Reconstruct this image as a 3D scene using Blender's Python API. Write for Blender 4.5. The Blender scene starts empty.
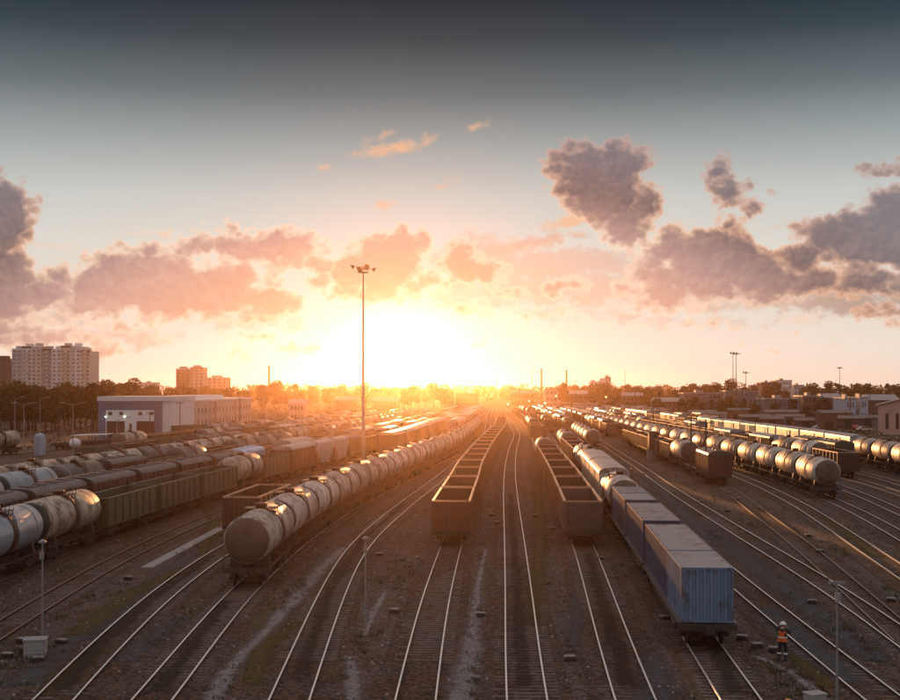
import bpy, math, random
import numpy as np
from mathutils import Vector, Matrix
random.seed(7); np.random.seed(7)
S = bpy.context.scene
COL = S.collection
R = math.radians
F = 1200.0; HOR = 389.0; CAMZ = 12.37; RT = 0.17        # focal length in photo pixels, horizon row, camera height, rail top

# ------------------------------------------------------------------ camera
cam_d = bpy.data.cameras.new('camera'); cam = bpy.data.objects.new('camera', cam_d); COL.objects.link(cam)
cam.location = (0, 0, CAMZ); cam.rotation_euler = (R(90), 0, 0)
cam_d.sensor_width = 36; cam_d.lens = 36*F/900; cam_d.shift_y = (HOR-350)/900
cam_d.clip_start = 0.5; cam_d.clip_end = 8000
S.camera = cam

# ------------------------------------------------------------------ sun, exposure
SUN_AZ = R(-2.35); SUN_EL = R(1.6)
sd = Vector((math.sin(SUN_AZ)*math.cos(SUN_EL), math.cos(SUN_AZ)*math.cos(SUN_EL), math.sin(SUN_EL)))
sl = bpy.data.lights.new('sun', 'SUN'); sl.energy = 5.0; sl.angle = R(0.6); sl.color = (1.0, 0.43, 0.15)
so = bpy.data.objects.new('sun', sl); COL.objects.link(so)
so.rotation_euler = sd.to_track_quat('Z', 'Y').to_euler(); so.location = (0, 0, 300)
S.view_settings.view_transform = 'Standard'; S.view_settings.look = 'None'
S.view_settings.exposure = 0.0; S.view_settings.gamma = 1.0; S.view_settings.use_curve_mapping = False
S.render.engine = 'CYCLES'
cy = S.cycles
cy.use_denoising = True; cy.max_bounces = 6; cy.diffuse_bounces = 2; cy.glossy_bounces = 3; cy.volume_bounces = 0
cy.transparent_max_bounces = 8; cy.sample_clamp_indirect = 4; cy.caustics_reflective = False; cy.caustics_refractive = False
cy.use_adaptive_sampling = True; cy.adaptive_threshold = 0.02

# ------------------------------------------------------------------ world: sky with clouds, by direction
def lin(h):
    h = h.lstrip('#'); o = []
    for i in (0, 2, 4):
        c = int(h[i:i+2], 16)/255
        o.append(c/12.92 if c <= 0.04045 else ((c+0.055)/1.055)**2.4)
    return (o[0], o[1], o[2], 1)

class NT:
    def __init__(s, t): s.t = t
    def n(s, ty, **k):
        nd = s.t.nodes.new(ty)
        for a, b in k.items(): setattr(nd, a, b)
        return nd
    def put(s, sock, v):
        if isinstance(v, bpy.types.NodeSocket): s.t.links.new(v, sock)
        elif v is not None: sock.default_value = v
    def m(s, op, a, b=None, c=None, clamp=False):
        nd = s.n('ShaderNodeMath', operation=op, use_clamp=clamp)
        for i, v in enumerate((a, b, c)): s.put(nd.inputs[i], v)
        return nd.outputs[0]
    def v(s, op, a, b=None, c=None):
        nd = s.n('ShaderNodeVectorMath', operation=op)
        for i, x in enumerate((a, b, c)): s.put(nd.inputs[i], x)
        return nd.outputs['Value' if op in ('LENGTH', 'DOT_PRODUCT', 'DISTANCE') else 'Vector']
    def mix(s, f, a, b, mode='MIX', clamp=False):
        nd = s.n('ShaderNodeMix', data_type='RGBA', blend_type=mode, clamp_result=clamp)
        s.put(nd.inputs[0], f); s.put(nd.inputs[6], a); s.put(nd.inputs[7], b)
        return nd.outputs[2]
    def ss(s, x, a, b, oa=0.0, ob=1.0):
        nd = s.n('ShaderNodeMapRange', interpolation_type='SMOOTHSTEP')
        for i, q in enumerate((x, a, b, oa, ob)): s.put(nd.inputs[i], q)
        return nd.outputs[0]
    def lr(s, x, a, b, oa=0.0, ob=1.0):
        nd = s.n('ShaderNodeMapRange')
        for i, q in enumerate((x, a, b, oa, ob)): s.put(nd.inputs[i], q)
        return nd.outputs[0]
    def ramp(s, x, stops):
        nd = s.n('ShaderNodeValToRGB'); cr = nd.color_ramp
        while len(cr.elements) < len(stops): cr.elements.new(0.5)
        for e, (p, c) in zip(cr.elements, stops): e.position = p; e.color = c
        s.put(nd.inputs[0], x); return nd.outputs[0]
    def noise(s, vec, scale, detail=4, rough=0.55, col=False, dist=0.0):
        nd = s.n('ShaderNodeTexNoise'); s.put(nd.inputs['Vector'], vec)
        nd.inputs['Scale'].default_value = scale; nd.inputs['Detail'].default_value = detail
        nd.inputs['Roughness'].default_value = rough; nd.inputs['Distortion'].default_value = dist
        return nd.outputs['Color' if col else 0]
    def xyz(s, a, b, c):
        nd = s.n('ShaderNodeCombineXYZ')
        for i, q in enumerate((a, b, c)): s.put(nd.inputs[i], q)
        return nd.outputs[0]

# cloud clumps: azimuth, elevation, half widths (all in 1/1200 radian steps from straight ahead / horizon), weight
def _b(x, y, rx, ry): return ((x-450), (389-y), rx, ry)
CLOUDS = [
 _b(-8,235,44,62), _b(20,232,32,40), _b(8,290,46,42), _b(-60,270,60,80), _b(60,300,34,22), _b(70,282,22,14),
 _b(120,292,42,34), _b(165,288,52,36), _b(215,290,58,30), _b(262,300,50,20), _b(110,312,60,14), _b(160,254,50,10),
 _b(225,246,60,16), _b(275,252,62,20), _b(245,238,30,10), _b(315,262,28,16), _b(325,280,18,12),
 _b(385,265,44,32), _b(372,290,50,16), _b(408,250,26,24), _b(352,270,24,24), _b(420,285,28,14),
 _b(460,262,22,24), _b(484,272,26,16), _b(505,292,40,10), _b(560,285,34,9), _b(520,312,50,7), _b(470,308,20,7),
 _b(585,172,38,26), _b(622,165,28,22), _b(606,195,44,34), _b(625,228,32,26), _b(570,190,20,18), _b(640,210,18,26),
 _b(672,250,22,26), _b(700,268,46,36), _b(665,290,50,20), _b(745,270,42,30), _b(770,285,56,20), _b(720,296,90,12), _b(640,278,20,18),
 _b(840,246,52,30), _b(885,235,44,34), _b(800,262,30,20), _b(930,250,60,40), _b(860,285,60,16), _b(650,312,40,6), _b(648,262,20,16), _b(660,278,26,20), _b(810,280,40,14), _b(880,262,50,22), _b(800,290,60,12),
 _b(714,183,16,19), _b(724,203,22,14), _b(745,212,15,9), _b(745,206,12,6), _b(722,232,18,12), _b(738,240,12,9), _b(712,215,8,14),
 _b(870,188,20,9), _b(893,186,18,13), _b(850,180,10,4),
 _b(60,345,50,14), _b(110,355,22,12), _b(130,330,16,12), _b(165,338,10,7), _b(30,336,60,12), _b(245,352,14,7), _b(300,347,18,6), _b(255,332,30,6),
 _b(240,318,40,7), _b(780,350,30,3), _b(690,326,60,3), _b(880,318,50,8),
]
VEILS = [_b(480,262,50,26), _b(560,266,90,18), _b(520,290,95,15), _b(600,292,60,16), _b(700,300,110,14), _b(830,305,90,12), _b(470,303,50,8), _b(640,298,60,9), _b(545,240,36,7), _b(60,322,70,10), _b(250,322,60,9), _b(130,340,50,12), _b(660,322,80,5), _b(560,312,60,5), _b(790,305,70,9)]
STREAKS = [_b(395,152,34,6.5), _b(382,138,13,3), _b(325,156,5,4), _b(443,198,9,3), _b(383,204,10,2.5), _b(475,149,8,3), _b(486,362,9,2), _b(528,275,60,5), _b(575,262,40,6)]

def density_group(name, blobs, tilt=0.0):
    g = bpy.data.node_groups.new(name, 'ShaderNodeTree')
    g.interface.new_socket('P', in_out='INPUT', socket_type='NodeSocketVector')
    g.interface.new_socket('D', in_out='OUTPUT', socket_type='NodeSocketFloat')
    t = NT(g); gi = t.n('NodeGroupInput'); go = t.n('NodeGroupOutput'); P = gi.outputs[0]
    acc = None
    for (x, y, rx, ry) in blobs:
        rx *= 1.13; ry *= 1.13
        q = t.v('MULTIPLY_ADD', P, (1/rx, 1/ry, 0), (-x/rx, -y/ry, 0))
        l = t.v('LENGTH', q)
        l = t.m('MULTIPLY', t.m('SUBTRACT', l, 1.0), min(rx, ry)/22.0)      # rough distance to the rim, in cloud units
        acc = l if acc is None else t.m('SMOOTH_MIN', acc, l, 0.18)
    t.t.links.new(t.m('MULTIPLY', acc, -1.0), go.inputs[0])
    return g

def build_world():
    w = bpy.data.worlds.new('World'); S.world = w; w.use_nodes = True
    nt = w.node_tree; nt.nodes.clear(); t = NT(nt)
    out = t.n('ShaderNodeOutputWorld'); bg = t.n('ShaderNodeBackground'); bg.inputs[1].default_value = 0.1
    nt.links.new(bg.outputs[0], out.inputs[0])
    tc = t.n('ShaderNodeTexCoord'); d = t.v('NORMALIZE', tc.outputs['Generated'])
    sp = t.n('ShaderNodeSeparateXYZ'); nt.links.new(d, sp.inputs[0]); x, y, z = sp.outputs
    az = t.m('MULTIPLY', t.m('ARCTAN2', x, y), F)
    hyp = t.m('SQRT', t.m('ADD', t.m('MULTIPLY', x, x), t.m('MULTIPLY', y, y)))
    el = t.m('MULTIPLY', t.m('ARCTAN2', z, hyp), F)
    P = t.xyz(az, el, 0.0)
    sky = t.n('ShaderNodeTexSky', sky_type='NISHITA'); sky.sun_disc = False
    sky.sun_elevation = SUN_EL; sky.sun_rotation = SUN_AZ; sky.air_density = 1.0; sky.dust_density = 2.0; sky.ozone_density = 1.5
    # clear sky by elevation, plus an added bright zenith above view as fill light
    g = t.lr(el, 0.0, 520.0)
    def p(yy): return (389-yy)/520
    base = t.ramp(g, [(0.0, lin('F2E0D0')), (p(350), lin('F3E6D8')), (p(300), lin('E6DED2')), (p(250), lin('E0DED6')), (p(200), lin('CACECA')),
                      (p(150), lin('A0A9AA')), (p(100), lin('687479')), (p(50), lin('35464F')), (p(0), lin('001F2E')), (0.80, lin('102A38')), (0.92, lin('9E9A9C')), (1.0, lin('C4BCB8'))])
    # glow around the sun
    dx = t.m('SUBTRACT', az, math.degrees(SUN_AZ)*F*math.pi/180); dy = t.m('SUBTRACT', el, math.tan(SUN_EL)*F-10)
    r2 = t.m('ADD', t.m('POWER', t.m('DIVIDE', t.m('ADD', dx, 18.0), 130.0), 2.0), t.m('POWER', t.m('DIVIDE', dy, 62.0), 2.0))
    g1 = t.m('EXPONENT', t.m('MULTIPLY', r2, -1.0))
    r2b = t.m('ADD', t.m('POWER', t.m('DIVIDE', dx, 44.0), 2.0), t.m('POWER', t.m('DIVIDE', dy, 34.0), 2.0))
    g2 = t.m('EXPONENT', t.m('MULTIPLY', r2b, -1.0))
    # away from the sun the sky is dimmer and bluer
    cosang = t.v('DOT_PRODUCT', d, tuple(sd))
    away = t.ss(cosang, -0.3, 0.9)
    base = t.mix(away, t.mix(1.0, base, (0.85, 0.86, 0.95, 1), 'MULTIPLY'), base)
    # domain warp
    warp = t.v('MULTIPLY', t.v('SUBTRACT', t.noise(P, 0.020, 5, 0.62, col=True), (0.5, 0.5, 0.5)), (34, 26, 0))
    warp2 = t.v('MULTIPLY', t.v('SUBTRACT', t.noise(P, 0.085, 5, 0.65, col=True), (0.5, 0.5, 0.5)), (20, 18, 0))
    Pw = t.v('ADD', t.v('ADD', P, warp), warp2)
    grp = density_group('cloud_density', CLOUDS); grs = density_group('streak_density', STREAKS)
    def dens(vec, gr):
        nd = t.n('ShaderNodeGroup', node_tree=gr); nt.links.new(vec, nd.inputs[0]); return nd.outputs[0]
    D = dens(Pw, grp)
    sun_px = (math.degrees(SUN_AZ)*F*math.pi/180, 10.0, 0.0)
    tosun = t.v('NORMALIZE', t.v('SUBTRACT', sun_px, P))
    fine = t.noise(t.v('MULTIPLY', P, (1, 1.35, 1)), 0.055, 6, 0.6)
    fine_s = t.noise(t.v('MULTIPLY', t.v('ADD', P, t.v('MULTIPLY', (0, 1, 0), (0, 7, 0))), (1, 1.35, 1)), 0.055, 6, 0.6)
    def puff(vec, sc):
        nd = t.n('ShaderNodeTexVoronoi', feature='F1'); t.put(nd.inputs['Vector'], vec); nd.inputs['Scale'].default_value = sc
        return nd.outputs['Distance']
    def puffs(vec): return t.m('ADD', t.m('MULTIPLY', t.m('SUBTRACT', 0.45, puff(vec, 0.042)), 0.58), t.m('MULTIPLY', t.m('SUBTRACT', 0.45, puff(vec, 0.11)), 0.42))
    Pq = t.v('ADD', t.v('MULTIPLY', P, (1, 1.25, 1)), t.v('MULTIPLY', warp2, (.5, .5, 0)))
    pf = puffs(Pq); pf_up = puffs(t.v('ADD', Pq, t.v('ADD', t.v('MULTIPLY', tosun, (3, 3, 0)), (0, 4, 0))))
    Dn = t.m('ADD', t.m('ADD', D, pf), t.m('MULTIPLY', t.m('SUBTRACT', fine, 0.5), 0.7))
    alpha = t.ss(Dn, -0.12, 0.26)
    thick = t.ss(Dn, -0.05, 0.62)
    # cloud tint from how far it stands from the sun
    wx = t.m('POWER', t.m('DIVIDE', dx, 265.0), 2.0); wy = t.m('POWER', t.m('DIVIDE', t.m('SUBTRACT', el, 10.0), 112.0), 2.0)
    wm = t.m('DIVIDE', t.m('ADD', wx, wy), 5.0)
    core = t.ramp(wm, [(0.0, lin('F0B690')), (0.18, lin('E2A88C')), (0.31, lin('D6A292')), (0.42, lin('B68E8A')), (0.62, lin('705C60')), (0.95, lin('77727B'))])
    lit = t.ramp(wm, [(0.0, lin('FFF4D8')), (0.2, lin('FFE8CC')), (0.4, lin('FFE0C4')), (0.62, lin('F5BE9C')), (0.95, lin('C8A89E'))])
    relief = t.m('ADD', t.m('MULTIPLY', t.m('SUBTRACT', fine, fine_s), 0.3), t.m('MULTIPLY', t.m('SUBTRACT', pf, pf_up), 0.35))
    litf = t.m('ADD', t.m('SUBTRACT', 1.05, thick), relief, clamp=True)
    ccol = t.mix(litf, core, lit)
    S1 = dens(t.v('ADD', t.v('ADD', t.v('MULTIPLY', P, (1, 1, 0)), t.v('MULTIPLY', warp2, (1.0, 0.6, 0))),
              t.xyz(0.0, t.m('MULTIPLY', t.m('SUBTRACT', az, -55.0), -0.22), 0.0)), grs)
    sa = t.m('MULTIPLY', t.ss(t.m('ADD', S1, t.m('MULTIPLY', t.m('SUBTRACT', fine, 0.5), 1.0)), -0.12, 0.35), 0.85)
    grv = density_group('veil_density', VEILS); V1 = dens(t.v('ADD', P, t.v('ADD', warp, warp2)), grv)
    va = t.m('MULTIPLY', t.ss(t.m('ADD', V1, t.m('MULTIPLY', t.m('SUBTRACT', fine, 0.5), 1.6)), -0.10, 0.45), 0.75)
    # faint veils low over the horizon
    veil = t.noise(t.v('MULTIPLY', P, (0.35, 1.6, 1)), 0.03, 5, 0.6)
    vmask = t.m('MULTIPLY', t.ss(veil, 0.50, 0.72), t.m('MULTIPLY', t.ss(el, 30.0, 70.0), t.ss(el, 190.0, 110.0)))
    c = t.mix(t.m('MULTIPLY', vmask, 0.55), base, lit)
    glow = t.m('MULTIPLY', g1, 0.24)
    c = t.mix(1.0, c, t.v('MULTIPLY', (0.45, 0.85, 1.35), t.xyz(glow, glow, glow)), 'ADD')
    c = t.mix(sa, c, lin('F0BC96'))
    c = t.mix(va, c, t.mix(0.35, core, lit))
    c = t.mix(t.m('MULTIPLY', alpha, 0.93), c, ccol)
    g2s = t.m('MULTIPLY', g2, 1.5)
    c = t.mix(1.0, c, t.v('MULTIPLY', (1.0, 0.98, 0.95), t.xyz(g2s, g2s, g2s)), 'ADD')
    # below the horizon
    c = t.mix(t.ss(el, -30.0, -2.0), (0.05, 0.035, 0.025, 1), c)
    # the Nishita sky carries part of the light, the graded sky the rest (Background strength 0.1)
    c10 = t.v('MULTIPLY', c, (9.4, 9.4, 9.4))
    fin = t.mix(1.0, c10, t.mix(1.0, sky.outputs[0], (0.025, 0.025, 0.025, 1), 'MULTIPLY'), 'ADD')
    nt.links.new(fin, bg.inputs[0])
    w.cycles.sampling_method = 'NONE'
build_world()

# ------------------------------------------------------------------ materials
MATS = {}
def new_mat(name):
    m = bpy.data.materials.new(name); m.use_nodes = True; nt = m.node_tree; t = NT(nt)
    b = nt.nodes['Principled BSDF']; MATS[name] = m
    return m, nt, t, b
def paint(name, col, col2=None, rough=0.5, metal=0.0, scale=1.2, dirt=0.5, bump=0.0, vary=0.12, spec=0.5, streak=True):
    """weathered paint: col with patches and downward runs of col2"""
    m, nt, t, b = new_mat(name)
    tc = t.n('ShaderNodeTexCoord'); P = tc.outputs['Object']
    oi = t.n('ShaderNodeObjectInfo'); rnd = oi.outputs['Random']
    P2 = t.v('ADD', P, t.xyz(t.m('MULTIPLY', rnd, 37.0), t.m('MULTIPLY', rnd, 91.0), 0.0))
    col2 = col2 or tuple(c*0.45 for c in col[:3])
    n1 = t.noise(P2, scale, 5, 0.65)
    n2 = t.noise(t.v('MULTIPLY', P2, (2.6, 2.6, 0.22)), scale*1.6, 4, 0.6)
    f = t.ss(t.m('ADD', t.m('MULTIPLY', n1, 0.6), t.m('MULTIPLY', n2, 0.4)) if streak else n1, 0.60-0.22*dirt, 0.78-0.22*dirt)
    c = t.mix(f, (*col[:3], 1), (*col2[:3], 1))
    br = t.m('ADD', 1.0-vary, t.m('MULTIPLY', rnd, 2*vary))
    c = t.v('MULTIPLY', c, t.xyz(br, br, br))
    nt.links.new(c, b.inputs['Base Color'])
    t.put(b.inputs['Roughness'], t.m('ADD', rough-0.08, t.m('MULTIPLY', n1, 0.25)))
    b.inputs['Metallic'].default_value = metal
    b.inputs['Specular IOR Level'].default_value = spec
    if bump:
        bp = t.n('ShaderNodeBump'); bp.inputs['Strength'].default_value = bump; bp.inputs['Distance'].default_value = 0.02
        t.put(bp.inputs['Height'], t.noise(P2, scale*9, 4, 0.6)); nt.links.new(bp.outputs[0], b.inputs['Normal'])
    return m
RUST = (0.085, 0.035, 0.018)
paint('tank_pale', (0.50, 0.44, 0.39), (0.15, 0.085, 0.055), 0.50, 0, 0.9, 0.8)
paint('tank_beige', (0.44, 0.36, 0.28), (0.12, 0.065, 0.04), 0.50, 0, 0.9, 0.8)
paint('tank_rust', (0.20, 0.085, 0.045), (0.06, 0.03, 0.02), 0.42, 0, 1.0, 0.5)
paint('tank_blue', (0.27, 0.30, 0.34), (0.10, 0.10, 0.11), 0.30, 0, 0.9, 0.4)
paint('tank_dark', (0.07, 0.06, 0.055), (0.03, 0.025, 0.02), 0.35, 0, 0.9, 0.4)
paint('tank_silver', (0.60, 0.55, 0.50), (0.20, 0.11, 0.07), 0.50, 0.1, 0.9, 0.7)
paint('end_dark', (0.13, 0.085, 0.062), (0.07, 0.04, 0.028), 0.55, 0, 1.3, 0.6)  # brown end paint, with the shade on the tank ends put into the colour
paint('end_green', (0.035, 0.05, 0.035), (0.02, 0.02, 0.015), 0.5)
paint('iron', (0.035, 0.026, 0.022), RUST, 0.6, 0.0, 2.5, 0.5)
paint('wheel', (0.06, 0.04, 0.03), (0.03, 0.02, 0.015), 0.45, 0.5, 3)
paint('gondola_brown', (0.070, 0.028, 0.017), (0.032, 0.016, 0.011), 0.36, 0, 1.0, 0.5)
paint('gondola_green', (0.085, 0.085, 0.05), (0.07, 0.04, 0.024), 0.4, 0, 1.0, 0.45)
paint('gondola_grey', (0.085, 0.075, 0.072), (0.055, 0.032, 0.022), 0.36, 0, 1.0, 0.5)
paint('gondola_rim_sunlit', (0.42, 0.25, 0.16), (0.2, 0.1, 0.06), 0.38, 0.1, 2.0, 0.4)  # low sunlight along the top rails is put into this paler orange colour
paint('box_brown', (0.10, 0.036, 0.025), (0.05, 0.022, 0.016), 0.5, 0, 1.0, 0.4)
paint('box_cream', (0.62, 0.54, 0.40), (0.28, 0.18, 0.12), 0.42, 0, 1.0, 0.4)
paint('box_grey', (0.24, 0.22, 0.21), (0.10, 0.07, 0.055), 0.45, 0, 1.0, 0.4)
paint('roof_metal', (0.34, 0.32, 0.31), (0.16, 0.10, 0.08), 0.36, 0.3, 0.8, 0.5)
paint('roof_dark', (0.10, 0.075, 0.07), (0.05, 0.03, 0.025), 0.42, 0.1, 0.8, 0.4)
paint('cont_blue', (0.145, 0.225, 0.34), (0.07, 0.045, 0.04), 0.45, 0, 1.4, 0.55)
paint('cont_red', (0.26, 0.075, 0.045), (0.10, 0.04, 0.03), 0.45, 0, 1.4, 0.4)
paint('cont_slate', (0.13, 0.13, 0.155), (0.10, 0.055, 0.045), 0.45, 0, 1.4, 0.5)
paint('cont_navy', (0.055, 0.07, 0.125), (0.05, 0.04, 0.04), 0.45, 0, 1.4, 0.4)
paint('cont_roof', (0.34, 0.33, 0.335), (0.22, 0.15, 0.12), 0.5, 0.0, 0.8, 0.45, streak=False)
paint('hopper_pale', (0.40, 0.38, 0.37), (0.18, 0.13, 0.10), 0.42, 0, 1.0, 0.4)
paint('hopper_blue', (0.40, 0.50, 0.66), (0.22, 0.22, 0.24), 0.42, 0, 1.0, 0.3)
paint('pole_steel', (0.30, 0.29, 0.28), (0.16, 0.12, 0.10), 0.5, 0.2, 3, 0.3)
paint('pole_dark', (0.07, 0.055, 0.05), (0.04, 0.03, 0.025), 0.5, 0.2, 3, 0.3)
paint('concrete', (0.36, 0.34, 0.32), (0.22, 0.19, 0.17), 0.85, 0, 1.5, 0.4, 0.3, streak=False)
paint('concrete_white', (0.36, 0.34, 0.33), (0.22, 0.20, 0.19), 0.8, 0, 1.5, 0.3, 0.2)
paint('wall_white', (0.78, 0.76, 0.76), (0.55, 0.53, 0.52), 0.8, 0, 0.3, 0.3)
paint('wall_blue', (0.12, 0.16, 0.25), (0.09, 0.11, 0.16), 0.6, 0, 0.3, 0.3)
paint('wall_pink', (0.52, 0.42, 0.38), (0.36, 0.28, 0.25), 0.85, 0, 0.3, 0.35)
paint('wall_beige', (0.62, 0.54, 0.46), (0.5, 0.42, 0.35), 0.85, 0, 0.3, 0.3)
paint('wall_grey', (0.46, 0.46, 0.50), (0.34, 0.33, 0.35), 0.85, 0, 0.3, 0.3)
paint('wall_brick', (0.30, 0.15, 0.10), (0.20, 0.10, 0.07), 0.85, 0, 0.5, 0.3)
paint('wall_salmon', (0.52, 0.32, 0.25), (0.36, 0.22, 0.17), 0.85, 0, 0.3, 0.35)
paint('wall_town', (0.16, 0.15, 0.17), (0.10, 0.09, 0.095), 0.85, 0, 0.3, 0.3)
paint('wall_town_red', (0.15, 0.09, 0.07), (0.10, 0.06, 0.05), 0.85, 0, 0.3, 0.3)
paint('wall_paleblue', (0.42, 0.48, 0.58), (0.30, 0.32, 0.36), 0.8, 0, 0.3, 0.3)
paint('wall_dark', (0.09, 0.075, 0.08), (0.06, 0.05, 0.05), 0.85, 0, 0.3, 0.3)
paint('roof_sheet', (0.30, 0.28, 0.28), (0.18, 0.15, 0.14), 0.5, 0.1, 0.3, 0.3)
paint('doorway', (0.03, 0.026, 0.025), (0.02, 0.018, 0.016), 0.7)
paint('car_dark', (0.05, 0.055, 0.065), (0.04, 0.04, 0.04), 0.25, 0.2, 1, 0.2)
paint('car_white', (0.65, 0.64, 0.62), (0.45, 0.42, 0.4), 0.25, 0, 1, 0.2)
paint('car_red', (0.35, 0.05, 0.035), (0.2, 0.04, 0.03), 0.25, 0, 1, 0.2)
paint('car_silver', (0.40, 0.40, 0.41), (0.3, 0.28, 0.27), 0.22, 0.5, 1, 0.2)
paint('rubber', (0.02, 0.02, 0.02), (0.03, 0.025, 0.02), 0.8)
paint('orange_cloth', (0.85, 0.16, 0.03), (0.6, 0.12, 0.03), 0.8, 0, 6, 0.2)
paint('dark_cloth', (0.022, 0.024, 0.035), (0.03, 0.03, 0.035), 0.85, 0, 6, 0.3)
paint('reflective', (0.75, 0.75, 0.72), (0.55, 0.55, 0.52), 0.3, 0, 6, 0.2)
paint('skin', (0.45, 0.26, 0.18), (0.38, 0.2, 0.14), 0.55, 0, 8, 0.2)
paint('helmet_white', (0.8, 0.79, 0.76), (0.65, 0.62, 0.6), 0.3, 0, 6, 0.1)
paint('helmet_orange', (0.85, 0.30, 0.07), (0.7, 0.25, 0.06), 0.3, 0, 6, 0.1)
paint('eye_dark', (0.02, 0.015, 0.012), (0.02, 0.015, 0.012), 0.3)
paint('hair', (0.03, 0.02, 0.015), (0.02, 0.015, 0.01), 0.7)
def glass():
    m, nt, t, b = new_mat('glass'); b.inputs['Base Color'].default_value = (0.04, 0.05, 0.06, 1)
    b.inputs['Roughness'].default_value = 0.08; b.inputs['Specular IOR Level'].default_value = 0.8
glass()
def lamp_mat():
    m, nt, t, b = new_mat('lamp_on'); b.inputs['Base Color'].default_value = (0.8, 0.9, 0.8, 1)
    b.inputs['Emission Color'].default_value = (0.75, 1.0, 0.85, 1); b.inputs['Emission Strength'].default_value = 9
    m2, nt, t, b = new_mat('lamp_warm'); b.inputs['Base Color'].default_value = (0.9, 0.8, 0.6, 1)
    b.inputs['Emission Color'].default_value = (1.0, 0.62, 0.25, 1); b.inputs['Emission Strength'].default_value = 7
lamp_mat()
def rail_mats():
    m, nt, t, b = new_mat('rail_head'); tc = t.n('ShaderNodeTexCoord')
    n = t.noise(tc.outputs['Object'], 0.35, 3); 
    t.put(b.inputs['Base Color'], t.mix(t.ss(n, 0.45, 0.75), (0.95, 0.90, 0.87, 1), (0.85, 0.77, 0.72, 1)))
    b.inputs['Metallic'].default_value = 1.0
    t.put(b.inputs['Roughness'], t.lr(n, 0.3, 0.7, 0.36, 0.42))
    m, nt, t, b = new_mat('rail_head_dull'); b.inputs['Metallic'].default_value = 0.8
    b.inputs['Base Color'].default_value = (0.30, 0.20, 0.15, 1); b.inputs['Roughness'].default_value = 0.42
    paint('rail_web', (0.10, 0.042, 0.022), (0.05, 0.025, 0.015), 0.7, 0.2, 2)
rail_mats()
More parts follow.
